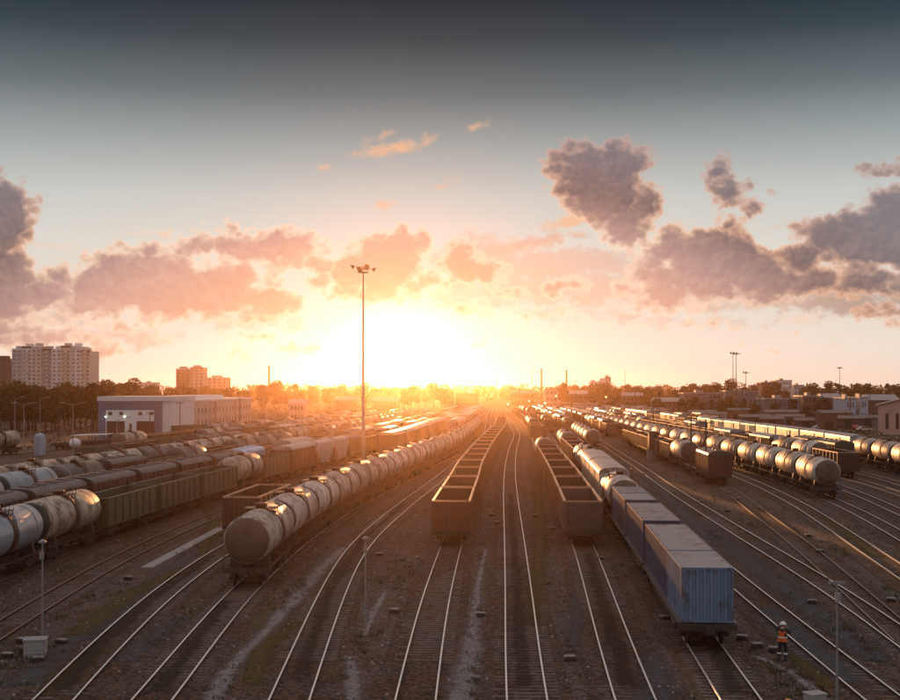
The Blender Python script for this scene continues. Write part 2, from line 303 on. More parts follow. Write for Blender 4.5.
def ground_mats():
    m, nt, t, b = new_mat('ground'); tc = t.n('ShaderNodeTexCoord'); P = tc.outputs['Object']
    big = t.noise(P, 0.045, 4, 0.6); mid = t.noise(t.v('MULTIPLY', P, (1, 0.30, 1)), 0.28, 5, 0.65); fine = t.noise(P, 5.5, 4, 0.75); mot = t.noise(P, 1.3, 4, 0.7)
    vor = t.n('ShaderNodeTexVoronoi'); t.put(vor.inputs['Vector'], P); vor.inputs['Scale'].default_value = 9.0
    c = t.mix(t.ss(mid, 0.38, 0.62), (0.108, 0.060, 0.042, 1), (0.115, 0.086, 0.075, 1))
    c = t.mix(t.ss(big, 0.42, 0.66), c, (0.090, 0.078, 0.074, 1))
    c = t.mix(t.m('MULTIPLY', t.ss(mot, 0.52, 0.72), 0.6), c, (0.100, 0.062, 0.036, 1))
    moss = t.noise(t.v('MULTIPLY', t.v('ADD', P, (31, 7, 0)), (1, 0.4, 1)), 0.16, 4, 0.6)
    c = t.mix(t.m('MULTIPLY', t.ss(moss, 0.56, 0.68), 0.7), c, (0.070, 0.060, 0.020, 1))
    # stone to stone change
    st = t.n('ShaderNodeSeparateColor'); nt.links.new(vor.outputs['Color'], st.inputs[0])
    k = t.m('ADD', 0.0, t.m('ADD', t.m('MULTIPLY', t.m('POWER', st.outputs[0], 1.6), 1.25), t.m('MULTIPLY', t.ss(fine, 0.3, 0.7), 1.0)))
    c = t.v('MULTIPLY', c, t.xyz(k, k, k))
    nt.links.new(c, b.inputs['Base Color']); b.inputs['Roughness'].default_value = 0.95; b.inputs['Specular IOR Level'].default_value = 0.2
    bp = t.n('ShaderNodeBump'); bp.inputs['Strength'].default_value = 0.8; bp.inputs['Distance'].default_value = 0.05
    t.put(bp.inputs['Height'], t.m('ADD', fine, vor.outputs['Distance'])); nt.links.new(bp.outputs[0], b.inputs['Normal'])
    m, nt, t, b = new_mat('ballast'); tc = t.n('ShaderNodeTexCoord'); P = tc.outputs['Object']
    vor = t.n('ShaderNodeTexVoronoi'); t.put(vor.inputs['Vector'], P); vor.inputs['Scale'].default_value = 7.0
    fine = t.noise(P, 7, 3, 0.7); mid = t.noise(P, 0.35, 5, 0.7)
    st = t.n('ShaderNodeSeparateColor'); nt.links.new(vor.outputs['Color'], st.inputs[0])
    c = t.mix(t.ss(mid, 0.38, 0.64), (0.090, 0.046, 0.029, 1), (0.085, 0.062, 0.052, 1))
    c = t.mix(t.m('MULTIPLY', t.ss(t.noise(t.v('ADD', P, (3, 44, 0)), 0.22, 4), 0.55, 0.68), 0.6), c, (0.058, 0.047, 0.020, 1))
    k = t.m('ADD', 0.0, t.m('ADD', t.m('MULTIPLY', t.m('POWER', st.outputs[0], 1.6), 1.3), t.m('MULTIPLY', t.ss(fine, 0.3, 0.7), 0.95)))
    c = t.v('MULTIPLY', c, t.xyz(k, k, k)); nt.links.new(c, b.inputs['Base Color'])
    b.inputs['Roughness'].default_value = 0.95; b.inputs['Specular IOR Level'].default_value = 0.2
    bp = t.n('ShaderNodeBump'); bp.inputs['Strength'].default_value = 1.0; bp.inputs['Distance'].default_value = 0.06
    t.put(bp.inputs['Height'], t.m('ADD', t.m('MULTIPLY', fine, 0.5), vor.outputs['Distance'])); nt.links.new(bp.outputs[0], b.inputs['Normal'])
    paint('sleeper', (0.14, 0.115, 0.105), (0.06, 0.04, 0.03), 0.85, 0, 1.2, 0.55, 0.3, 0, streak=False)
    def patch(name, col, col2, dens):
        m, nt, t, b = new_mat(name); tc = t.n('ShaderNodeTexCoord'); P = tc.outputs['Object']
        uv = t.n('ShaderNodeSeparateXYZ'); nt.links.new(tc.outputs['UV'], uv.inputs[0])
        v = t.m('SUBTRACT', 1.0, t.m('ABSOLUTE', t.m('SUBTRACT', t.m('MULTIPLY', uv.outputs[1], 2.0), 1.0)))
        u = t.m('SUBTRACT', 1.0, t.m('ABSOLUTE', t.m('SUBTRACT', t.m('MULTIPLY', uv.outputs[0], 2.0), 1.0)))
        e = t.m('ADD', t.m('MULTIPLY', v, 1.0), t.m('MULTIPLY', t.m('SUBTRACT', t.noise(P, 1.1, 6, 0.75), 0.5), 1.5))
        e = t.m('MINIMUM', e, t.m('ADD', t.m('MULTIPLY', u, 6.0), t.m('MULTIPLY', t.m('SUBTRACT', t.noise(P, 1.5, 4), 0.5), 0.8)))
        a = t.m('MULTIPLY', t.ss(e, 0.30, 0.85), t.m('MULTIPLY', dens, t.ss(t.noise(P, 4.0, 5, 0.8), 0.28, 0.55)))
        f = t.noise(P, 8, 4, 0.7)
        c = t.mix(t.ss(f, 0.35, 0.65), (*col, 1), (*col2, 1)); nt.links.new(c, b.inputs['Base Color'])
        b.inputs['Roughness'].default_value = 0.95; b.inputs['Specular IOR Level'].default_value = 0.2
        nt.links.new(a, b.inputs['Alpha'])
    patch('pale_gravel', (0.30, 0.275, 0.275), (0.17, 0.145, 0.14), 1.0)
    patch('moss', (0.12, 0.088, 0.022), (0.085, 0.058, 0.022), 0.85)
    patch('dark_oil', (0.030, 0.022, 0.018), (0.045, 0.030, 0.022), 0.8)
    patch('bluish_gravel', (0.12, 0.115, 0.125), (0.055, 0.05, 0.055), 0.85)
ground_mats()
def tree_mats():
    for nm, a, b_ in (('leaf_dark', (0.030, 0.045, 0.016), (0.055, 0.070, 0.022)), ('leaf_mid', (0.045, 0.060, 0.020), (0.085, 0.085, 0.028)), ('leaf_warm', (0.050, 0.052, 0.020), (0.080, 0.072, 0.026))):
        m, nt, t, b = new_mat(nm); tc = t.n('ShaderNodeTexCoord'); oi = t.n('ShaderNodeObjectInfo')
        n = t.noise(tc.outputs['Object'], 0.9, 3)
        c = t.mix(t.ss(n, 0.35, 0.65), (*a, 1), (*b_, 1))
        br = t.m('ADD', 0.6, t.m('MULTIPLY', oi.outputs['Random'], 0.4)); c = t.v('MULTIPLY', c, t.xyz(br, br, br))
        nt.links.new(c, b.inputs['Base Color']); b.inputs['Roughness'].default_value = 0.7; b.inputs['Specular IOR Level'].default_value = 0.2
        out = nt.nodes['Material Output']
        tr = t.n('ShaderNodeBsdfTranslucent'); nt.links.new(c, tr.inputs[0]); mx = t.n('ShaderNodeMixShader'); mx.inputs[0].default_value = 0.12
        nt.links.new(b.outputs[0], mx.inputs[1]); nt.links.new(tr.outputs[0], mx.inputs[2]); nt.links.new(mx.outputs[0], out.inputs[0])
    paint('dry_weed', (0.11, 0.085, 0.035), (0.07, 0.05, 0.024), 0.9, 0, 0.5, 0.4)
    paint('bark', (0.07, 0.05, 0.038), (0.04, 0.03, 0.022), 0.9, 0, 2, 0.4)
tree_mats()

# ------------------------------------------------------------------ mesh building
class MB:
    """collects faces, then links ONE mesh object"""
    def __init__(s): s.v = []; s.f = []; s.mi = []; s.sm = []; s.uv = None
    def add(s, vs, fs, mi=0, smooth=False):
        o = len(s.v); s.v += [tuple(p) for p in vs]
        for f in fs: s.f.append([o+i for i in f]); s.mi.append(mi); s.sm.append(smooth)
        return s
    def box(s, x0, x1, y0, y1, z0, z1, mi=0):
        return s.add([(x0,y0,z0),(x1,y0,z0),(x1,y1,z0),(x0,y1,z0),(x0,y0,z1),(x1,y0,z1),(x1,y1,z1),(x0,y1,z1)],
                     [(0,3,2,1),(4,5,6,7),(0,1,5,4),(1,2,6,5),(2,3,7,6),(3,0,4,7)], mi)
    def tube(s, a, b, r0, r1=None, n=8, mi=0, smooth=True, caps=True):
        r1 = r0 if r1 is None else r1
        a = Vector(a); b = Vector(b); d = (b-a).normalized(); q = d.to_track_quat('Z', 'Y').to_matrix()
        vs = []
        for c, r in ((a, r0), (b, r1)):
            for i in range(n):
                th = 2*math.pi*i/n; vs.append(c + q @ Vector((r*math.cos(th), r*math.sin(th), 0)))
        s.add(vs, [(i, (i+1) % n, n+(i+1) % n, n+i) for i in range(n)], mi, smooth)
        if caps: s.add(vs[:n], [tuple(range(n-1, -1, -1))], mi); s.add(vs[n:], [tuple(range(n))], mi)
        return s
    def lathe(s, prof, cz=0.0, cx=0.0, n=24, axis='y', mi=0, mis=None, smooth=True, cy_=0.0):
        """prof: (along, radius) pairs; axis y or z or x"""
        rings = []; vs = []
        for (al, r) in prof:
            k = len(vs)
            for i in range(n):
                th = 2*math.pi*i/n; c, q = r*math.cos(th), r*math.sin(th)
                vs.append((cx+c, cy_+al, cz+q) if axis == 'y' else ((cx+al, cy_+c, cz+q) if axis == 'x' else (cx+c, cy_+q, cz+al)))
            rings.append(k)
        for j in range(len(prof)-1):
            a, b = rings[j], rings[j+1]; fs = []
            for i in range(n):
                i2 = (i+1) % n
                fs.append((a+i, b+i, b+i2, a+i2) if axis == 'y' else (a+i, a+i2, b+i2, b+i))
            o = len(s.v)
            for f in fs: s.f.append([o+q for q in f]); s.mi.append(mis[j] if mis else mi); s.sm.append(smooth)
        s.v += vs
        return s
    def prism(s, poly, y0, y1, mi=0, plane='xz'):
        """poly in xz pushed along y (or yz pushed along x)"""
        n = len(poly)
        if plane == 'xz': vs = [(p[0], y0, p[1]) for p in poly] + [(p[0], y1, p[1]) for p in poly]
        else: vs = [(y0, p[0], p[1]) for p in poly] + [(y1, p[0], p[1]) for p in poly]
        return s.add(vs, [tuple(range(n)), tuple(range(2*n-1, n-1, -1))] + [(i, n+i, n+(i+1) % n, (i+1) % n) for i in range(n)], mi)
    def mesh(s, name, mats):
        me = bpy.data.meshes.new(name); me.from_pydata(s.v, [], s.f)
        for m in (mats if isinstance(mats, (list, tuple)) else [mats]): me.materials.append(MATS[m])
        me.polygons.foreach_set('material_index', s.mi); me.polygons.foreach_set('use_smooth', s.sm)
        me.update(); return me
    def build(s, name, mats, parent=None):
        o = bpy.data.objects.new(name, s.mesh(name, mats)); COL.objects.link(o)
        if parent is not None: o.parent = parent
        return o
def recalc(me):
    import bmesh
    bm = bmesh.new(); bm.from_mesh(me); bmesh.ops.recalc_face_normals(bm, faces=bm.faces); bm.to_mesh(me); bm.free()
def empty(name, loc=(0, 0, 0), rz=0):
    o = bpy.data.objects.new(name, None); COL.objects.link(o); o.location = loc; o.rotation_euler = (0, 0, rz)
    o.empty_display_size = 0.3
    return o
def tag(o, label=None, cat=None, group=None, kind=None):
    if label: o['label'] = label
    if cat: o['category'] = cat
    if group: o['group'] = group
    if kind: o['kind'] = kind
    return o
KIDS = {}
def kids(o):
    return [c for c in o.children]
def copy_tree(o, parent=None, deep=3, skip=()):
    c = o.copy(); COL.objects.link(c); c.parent = parent
    if deep > 0:
        for ch in kids(o):
            if ch.name.split('.')[0] in skip: continue
            copy_tree(ch, c, deep-1, skip)
    return c
ORD = 'first second third fourth fifth sixth seventh eighth ninth tenth eleventh twelfth thirteenth fourteenth fifteenth sixteenth seventeenth eighteenth nineteenth'.split()
TENS = {20: 'twent', 30: 'thirt', 40: 'fort', 50: 'fift', 60: 'sixt', 70: 'sevent'}
def ordw(n):
    if n < 20: return ORD[n-1]
    t_, u = n//10*10, n % 10
    return TENS[t_]+('ieth' if u == 0 else 'y-'+ORD[u-1])

# ------------------------------------------------------------------ tracks: x as a smooth function of y
YS = 1200/660.0
class Path:
    def __init__(s, pts, y0=None, y1=None):
        P = [(a*YS, b) for a, b in pts]
        ys = np.array([p[0] for p in P]); xs = np.array([p[1] for p in P])
        s.y0 = P[0][0] if y0 is None else y0; s.y1 = P[-1][0] if y1 is None else y1
        g = np.arange(s.y0-60, s.y1+60, 1.0)
        x = np.interp(g, ys, xs)
        lo = g < ys[0]; x[lo] = xs[0] + (g[lo]-ys[0])*(xs[1]-xs[0])/(ys[1]-ys[0])
        hi = g > ys[-1]; x[hi] = xs[-1] + (g[hi]-ys[-1])*(xs[-1]-xs[-2])/(ys[-1]-ys[-2])
        k = np.exp(-0.5*(np.arange(-30, 31)/9.0)**2); k /= k.sum()
        xs2 = np.convolve(np.pad(x, 30, mode='reflect', reflect_type='odd'), k, mode='valid')
        s.g = g; s.x = xs2
    def X(s, y): return float(np.interp(y, s.g, s.x))
    def head(s, y): return math.atan2(s.X(y+2)-s.X(y-2), 4.0)     # angle off +Y
    def step(s, y, d): return y + d*math.cos(s.head(y))
    def samples(s, st=1.5):
        n = int((s.y1-s.y0)/st)+1
        return [(s.X(y), y, s.head(y)) for y in np.linspace(s.y0, s.y1, n)]
T0 = [(8,-26),(25,-29),(45.7,-29.6),(52,-28.9),(67.6,-27),(77.4,-25),(85,-24),(94.5,-22),(110,-18.5),(130,-14),(160,-9),(200,-3.5),(260,3),(424,17)]
TRK = {
 'T0': Path(T0, 30), 'TB': Path([(40,-35),(45,-35),(52.8,-34.4),(59,-33.5),(66,-32.3),(72.7,-31),(79,-29.7),(84,-28.7),(96,-26.7),(110,-23.5),(130,-19),(160,-14),(200,-8.5),(260,-2),(424,12)]),
 'TBC': Path([(55,-38.5),(80,-33.8),(96,-31.2),(110,-28),(130,-23.7),(160,-18.4),(200,-13),(260,-6.5),(424,8)]),
 'C1': Path([(45,-43.5),(63.5,-41.7),(67,-40.8),(80,-38.2),(97,-35.7),(110,-32.6),(130,-28.4),(160,-23),(200,-17.5),(260,-11),(424,4)]),
 'C2': Path([(55,-48.5),(63,-47),(78,-44.2),(84,-42.6),(97,-40.2),(114,-36.8),(122,-34.8),(130,-33),(160,-27.7),(200,-22.2),(260,-15.5),(424,0)]),
 'D1': Path([(90,-49),(114,-43.5),(130,-39.5),(160,-34),(200,-28),(260,-21),(424,-5)]),
 'D2': Path([(90,-56),(114,-51.5),(130,-48),(160,-42),(200,-35.5),(260,-27.5),(424,-10)]),
 'D3': Path([(90,-66),(114,-60),(130,-57),(160,-51),(200,-44),(260,-35),(424,-16)]),
 'D4': Path([(100,-89),(119,-85.5),(140,-77),(160,-62),(200,-52),(260,-42),(424,-22)]),
 'T1': Path([(8,-19.5),(25.9,-22),(33.8,-23),(44.2,-23.9),(52.6,-24),(65.5,-22.7),(80,-19.9),(95,-16.8),(110,-13.2),(130,-9.2),(165,-4.8),(200,.6),(260,7),(424,21)], 14),
 'T2': Path([(8,-12.5),(25.9,-15.7),(38,-17.3),(50,-17.4),(56,-16.7),(65,-15.5),(80,-12.8),(95,-10),(110,-7.2),(130,-3.9),(153,-.9),(184,2.8),(210,5),(260,9.5),(424,23.5)], 14),
 'T3': Path([(8,-11),(25.9,-11.6),(32.6,-12.3),(41.2,-12.7),(53.1,-12.2),(65.2,-10.9),(77.2,-8.5),(93.6,-5.5),(107,-2.8),(119.7,0),(153,3.9),(184,6.9),(210,9),(260,12.5),(424,25)], 14),
 'T4': Path([(8,-5.4),(25.9,-6.3),(31.7,-6.7),(40.7,-7.15),(47.1,-7.3),(53.3,-7.1),(60,-6.2),(72.5,-4.4),(87.5,-1.8),(108,1.2),(123,3.8),(138,5.6),(160,8.2),(196,11.2),(298,17.5),(424,27)], 14),
 'T5': Path([(8,-1.8),(25.9,-1.4),(30.7,-1.2),(38.5,-.9),(48.8,-.1),(51.6,.1),(58.2,.6),(64.5,1.3),(72.8,1.9),(78.8,2.3),(86,3.1),(103,4.9),(123,7.3),(138,9.1),(162,12.3),(203,16),(300,21.2),(424,28.5)], 14),
 'T6': Path([(8,2.1),(25.9,2.96),(39.7,4.13),(55.2,5.35),(72.5,6.66),(88.5,8.0),(108,9.85),(139,13.3),(162.7,16.4),(181,18.4),(224,21.2),(260,22.6),(335,25.6),(424,30.5)], 14),
 'T7': Path([(8,5.6),(25.9,7.24),(33.1,8.1),(42.2,9.3),(51.1,10.4),(64.7,11.7),(71.3,12.4),(90,14.0),(111,15.7),(139,18.7),(164,21.4),(203,24.8),(258,28.2),(335,31.2),(424,35)], 14),
 'T8': Path([(8,9.4),(25.9,11.4),(31.3,12.14),(42.6,13.6),(49.5,14.4),(60.3,15.6),(82.5,18),(97,19.6),(126,22.2),(150,25),(203,30),(258,33.5),(424,40)], 14),
 'T9': Path([(8,16.2),(26.1,17.1),(31.45,17.5),(43,18.3),(60,20.2),(97,24.2),(128,27.9),(160,31),(203,34.8),(258,38.5),(424,45.5)], 14),
 'T10': Path([(8,17),(25,21),(32.9,22.5),(42.4,23.7),(55.2,24.6),(78.2,26.7),(95.9,28.9),(149,34.4),(203,39.3),(258,43.2),(424,50)], 14),
 'T11': Path([(32,22.35),(35.3,23.2),(45,25.9),(53,27.9),(82.2,34.4),(100,36.2),(120,37.5),(144,39),(200,43.6),(258,47.7),(424,55)]),
 'T12': Path([(12,21),(34,27.5),(48.9,31.5),(68.2,36.7),(82,39.3),(94.7,40.9),(120,42.4),(150,44.9)], 22),
 'T13': Path([(14,24),(40,33),(55.5,37.8),(66,40.8),(78,43.2),(90,44.5),(101,45),(125,45.4),(145,46),(185,47.5),(219,49),(258,52),(424,60)], 26),
 'T14': Path([(25,33),(50,40.5),(66,44.9),(78,48),(87,49.8),(100,50.4),(130,50.9),(160,51.2)]),
 'T15': Path([(30,37.5),(60,48.0),(78,52.9),(90,55),(100,55.3),(115,55.6),(140,55.8),(219,57),(300,60.5),(424,66)]),
 'T16': Path([(50,47),(70,54),(87,58.9),(100,60.2),(115,60.4),(140,60.8),(219,62),(300,65),(424,71)]),
 'T17': Path([(55,53),(80,61.5),(90,64.5),(104,67.5),(112,68.5),(125,70),(157,71),(209,71.5),(313,72.5),(424,77)]),
 'T18': Path([(100,74),(157,77),(209,78),(313,79),(424,83)]),
 'T19': Path([(110,82),(157,84),(209,85),(313,86),(424,89)]),
}
def tagstruct(o): o['kind'] = 'structure'; return o
def build_ground():
    MB().add([(-1480, -100, 0), (1480, -100, 0), (1480, 2380, 0), (-1480, 2380, 0)], [(0, 1, 2, 3)]).build('ground', 'ground')['kind'] = 'structure'
build_ground()
HEAD = [(-0.07, 0.0), (-0.01, 0.02), (-0.012, 0.12), (-0.041, 0.135), (-0.041, 0.160), (-0.030, 0.17), (0.030, 0.17), (0.041, 0.160), (0.041, 0.135), (0.012, 0.12), (0.01, 0.02), (0.07, 0.0)]
DULL = {'T1', 'T11', 'TB', 'TBC', 'T0'}
for ki, (key, path) in enumerate(TRK.items()):
    sm = path.samples(2.0); nx = len(sm)
    tr = MB()
    lift = 0.004 + 0.0012*ki
    # ballast strip with uneven edges
    vs = []; rr = random.Random(ki)
    for (x, y, h) in sm:
        c, s_ = math.cos(h), math.sin(h)
        for q, zz in ((-1.75-rr.random()*.25, lift), (-1.3, 0.012+lift), (1.3, 0.012+lift), (1.75+rr.random()*.25, lift)): vs.append((x+q*c, y-q*s_, zz))
    fs = [(4*i+j, 4*i+j+1, 4*i+5+j, 4*i+4+j) for i in range(nx-1) for j in range(3)]
    root = MB().add(vs, fs).build('railway_track', 'ballast'); root['kind'] = 'structure'
    for side in (-0.795, 0.795):
        m = MB(); k = len(HEAD)
        vs = [(x+(side+px)*math.cos(h), y-(side+px)*math.sin(h), pz+(0.0 if pz < 0.16 else 0.0)) for (x, y, h) in sm for (px, pz) in HEAD]
        for j in range(k-1):
            m_i = 1 if 4 <= j <= 6 else 0
            o = len(m.v)
        m.v = vs
        for i in range(nx-1):
            for j in range(k-1):
                m.f.append([k*i+j, k*i+k+j, k*i+k+j+1, k*i+j+1]); m.mi.append(1 if 4 <= j <= 6 else 0); m.sm.append(False)
        m.build('rail', ['rail_web', 'rail_head_dull' if key in DULL else 'rail_head'], root)
    # sleepers, half sunk in the ballast, where they can be told apart
    yend = min(path.y1, 210); m = MB(); y = path.y0; d = 0.0
    ph = rr.random()*50
    while y < yend:
        h = path.head(y); x = path.X(y); c, s_ = math.cos(h), math.sin(h)
        sink = 0.05*math.sin((y+ph)/7.3) + 0.03*math.sin((y+ph*2)/2.9) + rr.uniform(-.01, .01)
        tl = math.sin(y/3.7+ph)*.010 + math.sin(y/11.0-ph)*.012 + rr.uniform(-.010, .010)
        top = min(0.040, 0.010 + lift + sink*0.5); zl, zr = top-tl, top+tl
        if max(zl, zr) > 0.013+lift:
            def L(a, b): return (x+a*c+b*s_, y-a*s_+b*c)
            q = [L(-1.35, -.11), L(1.35, -.11), L(1.35, .11), L(-1.35, .11)]; q2 = [L(-1.35, -.085), L(1.35, -.085), L(1.35, .085), L(-1.35, .085)]
            m.add([(a, b, -0.02) for a, b in q]+[(a, b, zz) for (a, b), zz in zip(q2, (zl, zr, zr, zl))], [(4, 5, 6, 7), (0, 1, 5, 4), (1, 2, 6, 5), (2, 3, 7, 6), (3, 0, 4, 7)])
        y += 0.543*c
    if m.v: o = m.build('sleepers', 'sleeper', root)

# pale, mossy and dark bands lying on the ground between the tracks
def at(px, py, z=0.0):
    """the ground point seen at a pixel of the photograph"""
    Y = F*(CAMZ-z)/(py-HOR); return Vector(((px-450)*Y/F, Y, z))
def band(name, pts, mat, lift, n=6):
    P = [at(p[0], p[1]) for p in pts]; W = [p[2] for p in pts]; vs = []; m = MB(); us = []
    N = (len(P)-1)*n
    for i in range(N+1):
        a = i/n; j = min(int(a), len(P)-2); f = a-j
        c = P[j].lerp(P[j+1], f); w = 1.3*(W[j]*(1-f)+W[j+1]*f)
        d = (P[min(j+1, len(P)-1)]-P[j]).normalized(); nrm = Vector((d.y, -d.x, 0))
        w *= 1+0.15*math.sin(i*1.7)
        for k in range(3): q = c + nrm*(k-1)*w; vs.append((q.x, q.y, lift)); us.append((i/N, k/2))
    m.add(vs, [(3*i+k, 3*i+k+1, 3*i+4+k, 3*i+3+k) for i in range(N) for k in range(2)])
    me = m.mesh(name, mat); uvl = me.uv_layers.new(name='UVMap')
    for p in me.polygons:
        for li in p.loop_indices: uvl.data[li].uv = us[me.loops[li].vertex_index]
    o = bpy.data.objects.new(name, me); COL.objects.link(o); o['kind'] = 'structure'; return o
LZ = 0.036
BANDS = [
 ('gravel_path', [(205,712,.75),(228,672,.6),(262,636,.45),(290,605,.7),(318,572,.8),(352,540,.6)], 'pale_gravel'),
 ('gravel_path', [(352,715,.5),(353,680,.5),(350,655,.35)], 'pale_gravel'),
 ('gravel_path', [(363,640,.25),(375,610,.4),(387,590,.3)], 'pale_gravel'),
 ('gravel_path', [(458,720,1.1),(468,665,.9),(474,620,.5),(478,585,.35),(488,540,.3)], 'pale_gravel'),
 ('gravel_path', [(572,650,.5),(578,620,.6),(574,590,.3)], 'bluish_gravel'),
 ('gravel_path', [(640,720,1.6),(660,690,1.4),(650,650,.8)], 'bluish_gravel'),
 ('gravel_path', [(100,640,1.3),(135,600,1.5),(165,575,1.3),(205,545,1.0)], 'bluish_gravel'),
 ('gravel_path', [(20,690,1.4),(60,650,1.1),(110,615,1.0)], 'bluish_gravel'),
 ('gravel_path', [(120,665,.9),(150,640,1.0),(185,615,.7)], 'bluish_gravel'),
 ('gravel_path', [(752,655,.35),(790,672,.35),(830,704,.4)], 'pale_gravel'),
 ('gravel_path', [(760,605,1.3),(800,640,1.5),(850,690,1.5)], 'bluish_gravel'),
 ('gravel_path', [(700,520,1.2),(760,570,1.3),(830,625,1.3),(890,670,1.2)], 'bluish_gravel'),
 ('gravel_path', [(640,470,1.6),(690,520,1.5),(720,550,1.3)], 'bluish_gravel'),
 ('moss_patch', [(70,640,1.0),(105,612,1.3),(140,590,1.0),(185,566,.6)], 'moss'),
 ('moss_patch', [(250,690,.8),(262,650,.8),(300,620,.7)], 'moss'),
 ('moss_patch', [(530,640,.5),(538,570,.9),(540,520,1.1),(536,480,1.3),(530,455,1.3)], 'moss'),
 ('moss_patch', [(835,690,.7),(808,668,.6),(790,655,.3)], 'moss'),
 ('moss_patch', [(880,560,.8),(850,535,.9),(820,515,.6)], 'moss'),
 ('moss_patch', [(205,505,1.0),(215,520,1.2),(200,560,.6)], 'moss'),
 ('moss_patch', [(40,700,.8),(70,672,.9),(110,645,.6)], 'moss'),
 ('oil_stain', [(525,700,.6),(520,640,.55),(517,580,.5),(512,520,.5),(510,490,.5)], 'dark_oil'),
 ('oil_stain', [(292,700,.6),(330,590,.55),(362,540,.5),(410,500,.5)], 'dark_oil'),
 ('oil_stain', [(633,700,.6),(612,632,.6),(595,580,.6),(588,550,.6)], 'dark_oil'),
 ('oil_stain', [(740,700,.6),(715,650,.6),(706,636,.6)], 'dark_oil'),
 ('oil_stain', [(50,700,.6),(100,645,.6),(150,601,.5),(221,550,.5)], 'dark_oil'),
 ('oil_stain', [(151,700,.6),(200,636,.6),(230,598,.6)], 'dark_oil'),
]
for bi, (nm, pts, mt) in enumerate(BANDS): band(nm, pts, mt, LZ+0.0012*bi)
# white concrete slab row on the ground left of the near tank wagon
a, b = at(147, 568), at(222, 528)
d = (b-a).normalized(); nn = Vector((d.y, -d.x, 0))
m = MB(); L_ = (b-a).length; k = int(L_/1.5)
for i in range(k):
    p = a + d*(i*L_/k); q = a + d*((i+0.97)*L_/k); w = 0.42
    vs = [p-nn*w, p+nn*w, q+nn*w, q-nn*w]
    m.add([(v_.x, v_.y, 0.0) for v_ in vs]+[(v_.x, v_.y, 0.07) for v_ in vs], [(4, 5, 6, 7), (0, 1, 5, 4), (1, 2, 6, 5), (2, 3, 7, 6), (3, 0, 4, 7)])
o = m.build('concrete_path', 'concrete_white'); o['kind'] = 'structure'

# ------------------------------------------------------------------ wagons (z = 0 on the rail head, nose towards -y)
def wheel_prof(): return [(-.07, .0), (-.07, .44), (-.045, .475), (.03, .47), (.045, .50), (.065, .50), (.07, .0)]
def bogie_meshes():
    m = MB()
    for s in (-1, 1):
        poly = [(-1.15, .62), (-1.15, .50), (-.8, .50), (-.45, .28), (.45, .28), (.8, .50), (1.15, .50), (1.15, .62), (.75, .80), (-.75, .80)]
        m.prism(poly, s*1.02-.07, s*1.02+.07, 0, 'yz')
        for q in (-.925, .925): m.tube((s*1.02-.12*s, q, .475), (s*1.18, q, .475), .15, .13, 8)
        for q in (-.18, .18): m.tube((s*1.02, q, .30), (s*1.02, q, .66), .09, .09, 8)
    m.box(-1.05, 1.05, -.2, .2, .50, .82)
    w = MB(); n = 14
    for s in (-1, 1):
        pr = [(a*s, r) for a, r in wheel_prof()]
        w.lathe([(s*.80+a, r) for a, r in pr], cz=.475, n=n, axis='x')
    w.tube((-.95, 0, .475), (.95, 0, .475), .075, .075, 6)
    return m.mesh('bogie', 'iron'), w.mesh('wheelset', 'wheel')
BOG, WHS = bogie_meshes()
def add_bogies(root, dy):
    for s in (-1, 1):
        b = bpy.data.objects.new('bogie', BOG); COL.objects.link(b); b.parent = root; b.location = (0, s*dy, 0)
        for q in (-.925, .925):
            w = bpy.data.objects.new('wheelset', WHS); COL.objects.link(w); w.parent = b; w.location = (0, q, 0)
def coupler_mesh():
    m = MB(); m.box(-.09, .09, -.55, .25, .92, 1.08); m.prism([(-.20, .86), (.20, .86), (.20, 1.14), (.05, 1.14), (-.20, 1.02)], -.80, -.50)
    m.box(-.34, .34, .0, .12, .80, 1.18)
    return m.mesh('coupler', 'iron')
CPL = coupler_mesh()
def add_couplers(root, half):
    for s in (-1, 1):
        c = bpy.data.objects.new('coupler', CPL); COL.objects.link(c); c.parent = root
        c.location = (0, s*(half-.05), 0); c.rotation_euler = (0, 0, 0 if s < 0 else math.pi)
def part(m, name, mats, root):
    o = m.build(name, mats, root); recalc(o.data); return o

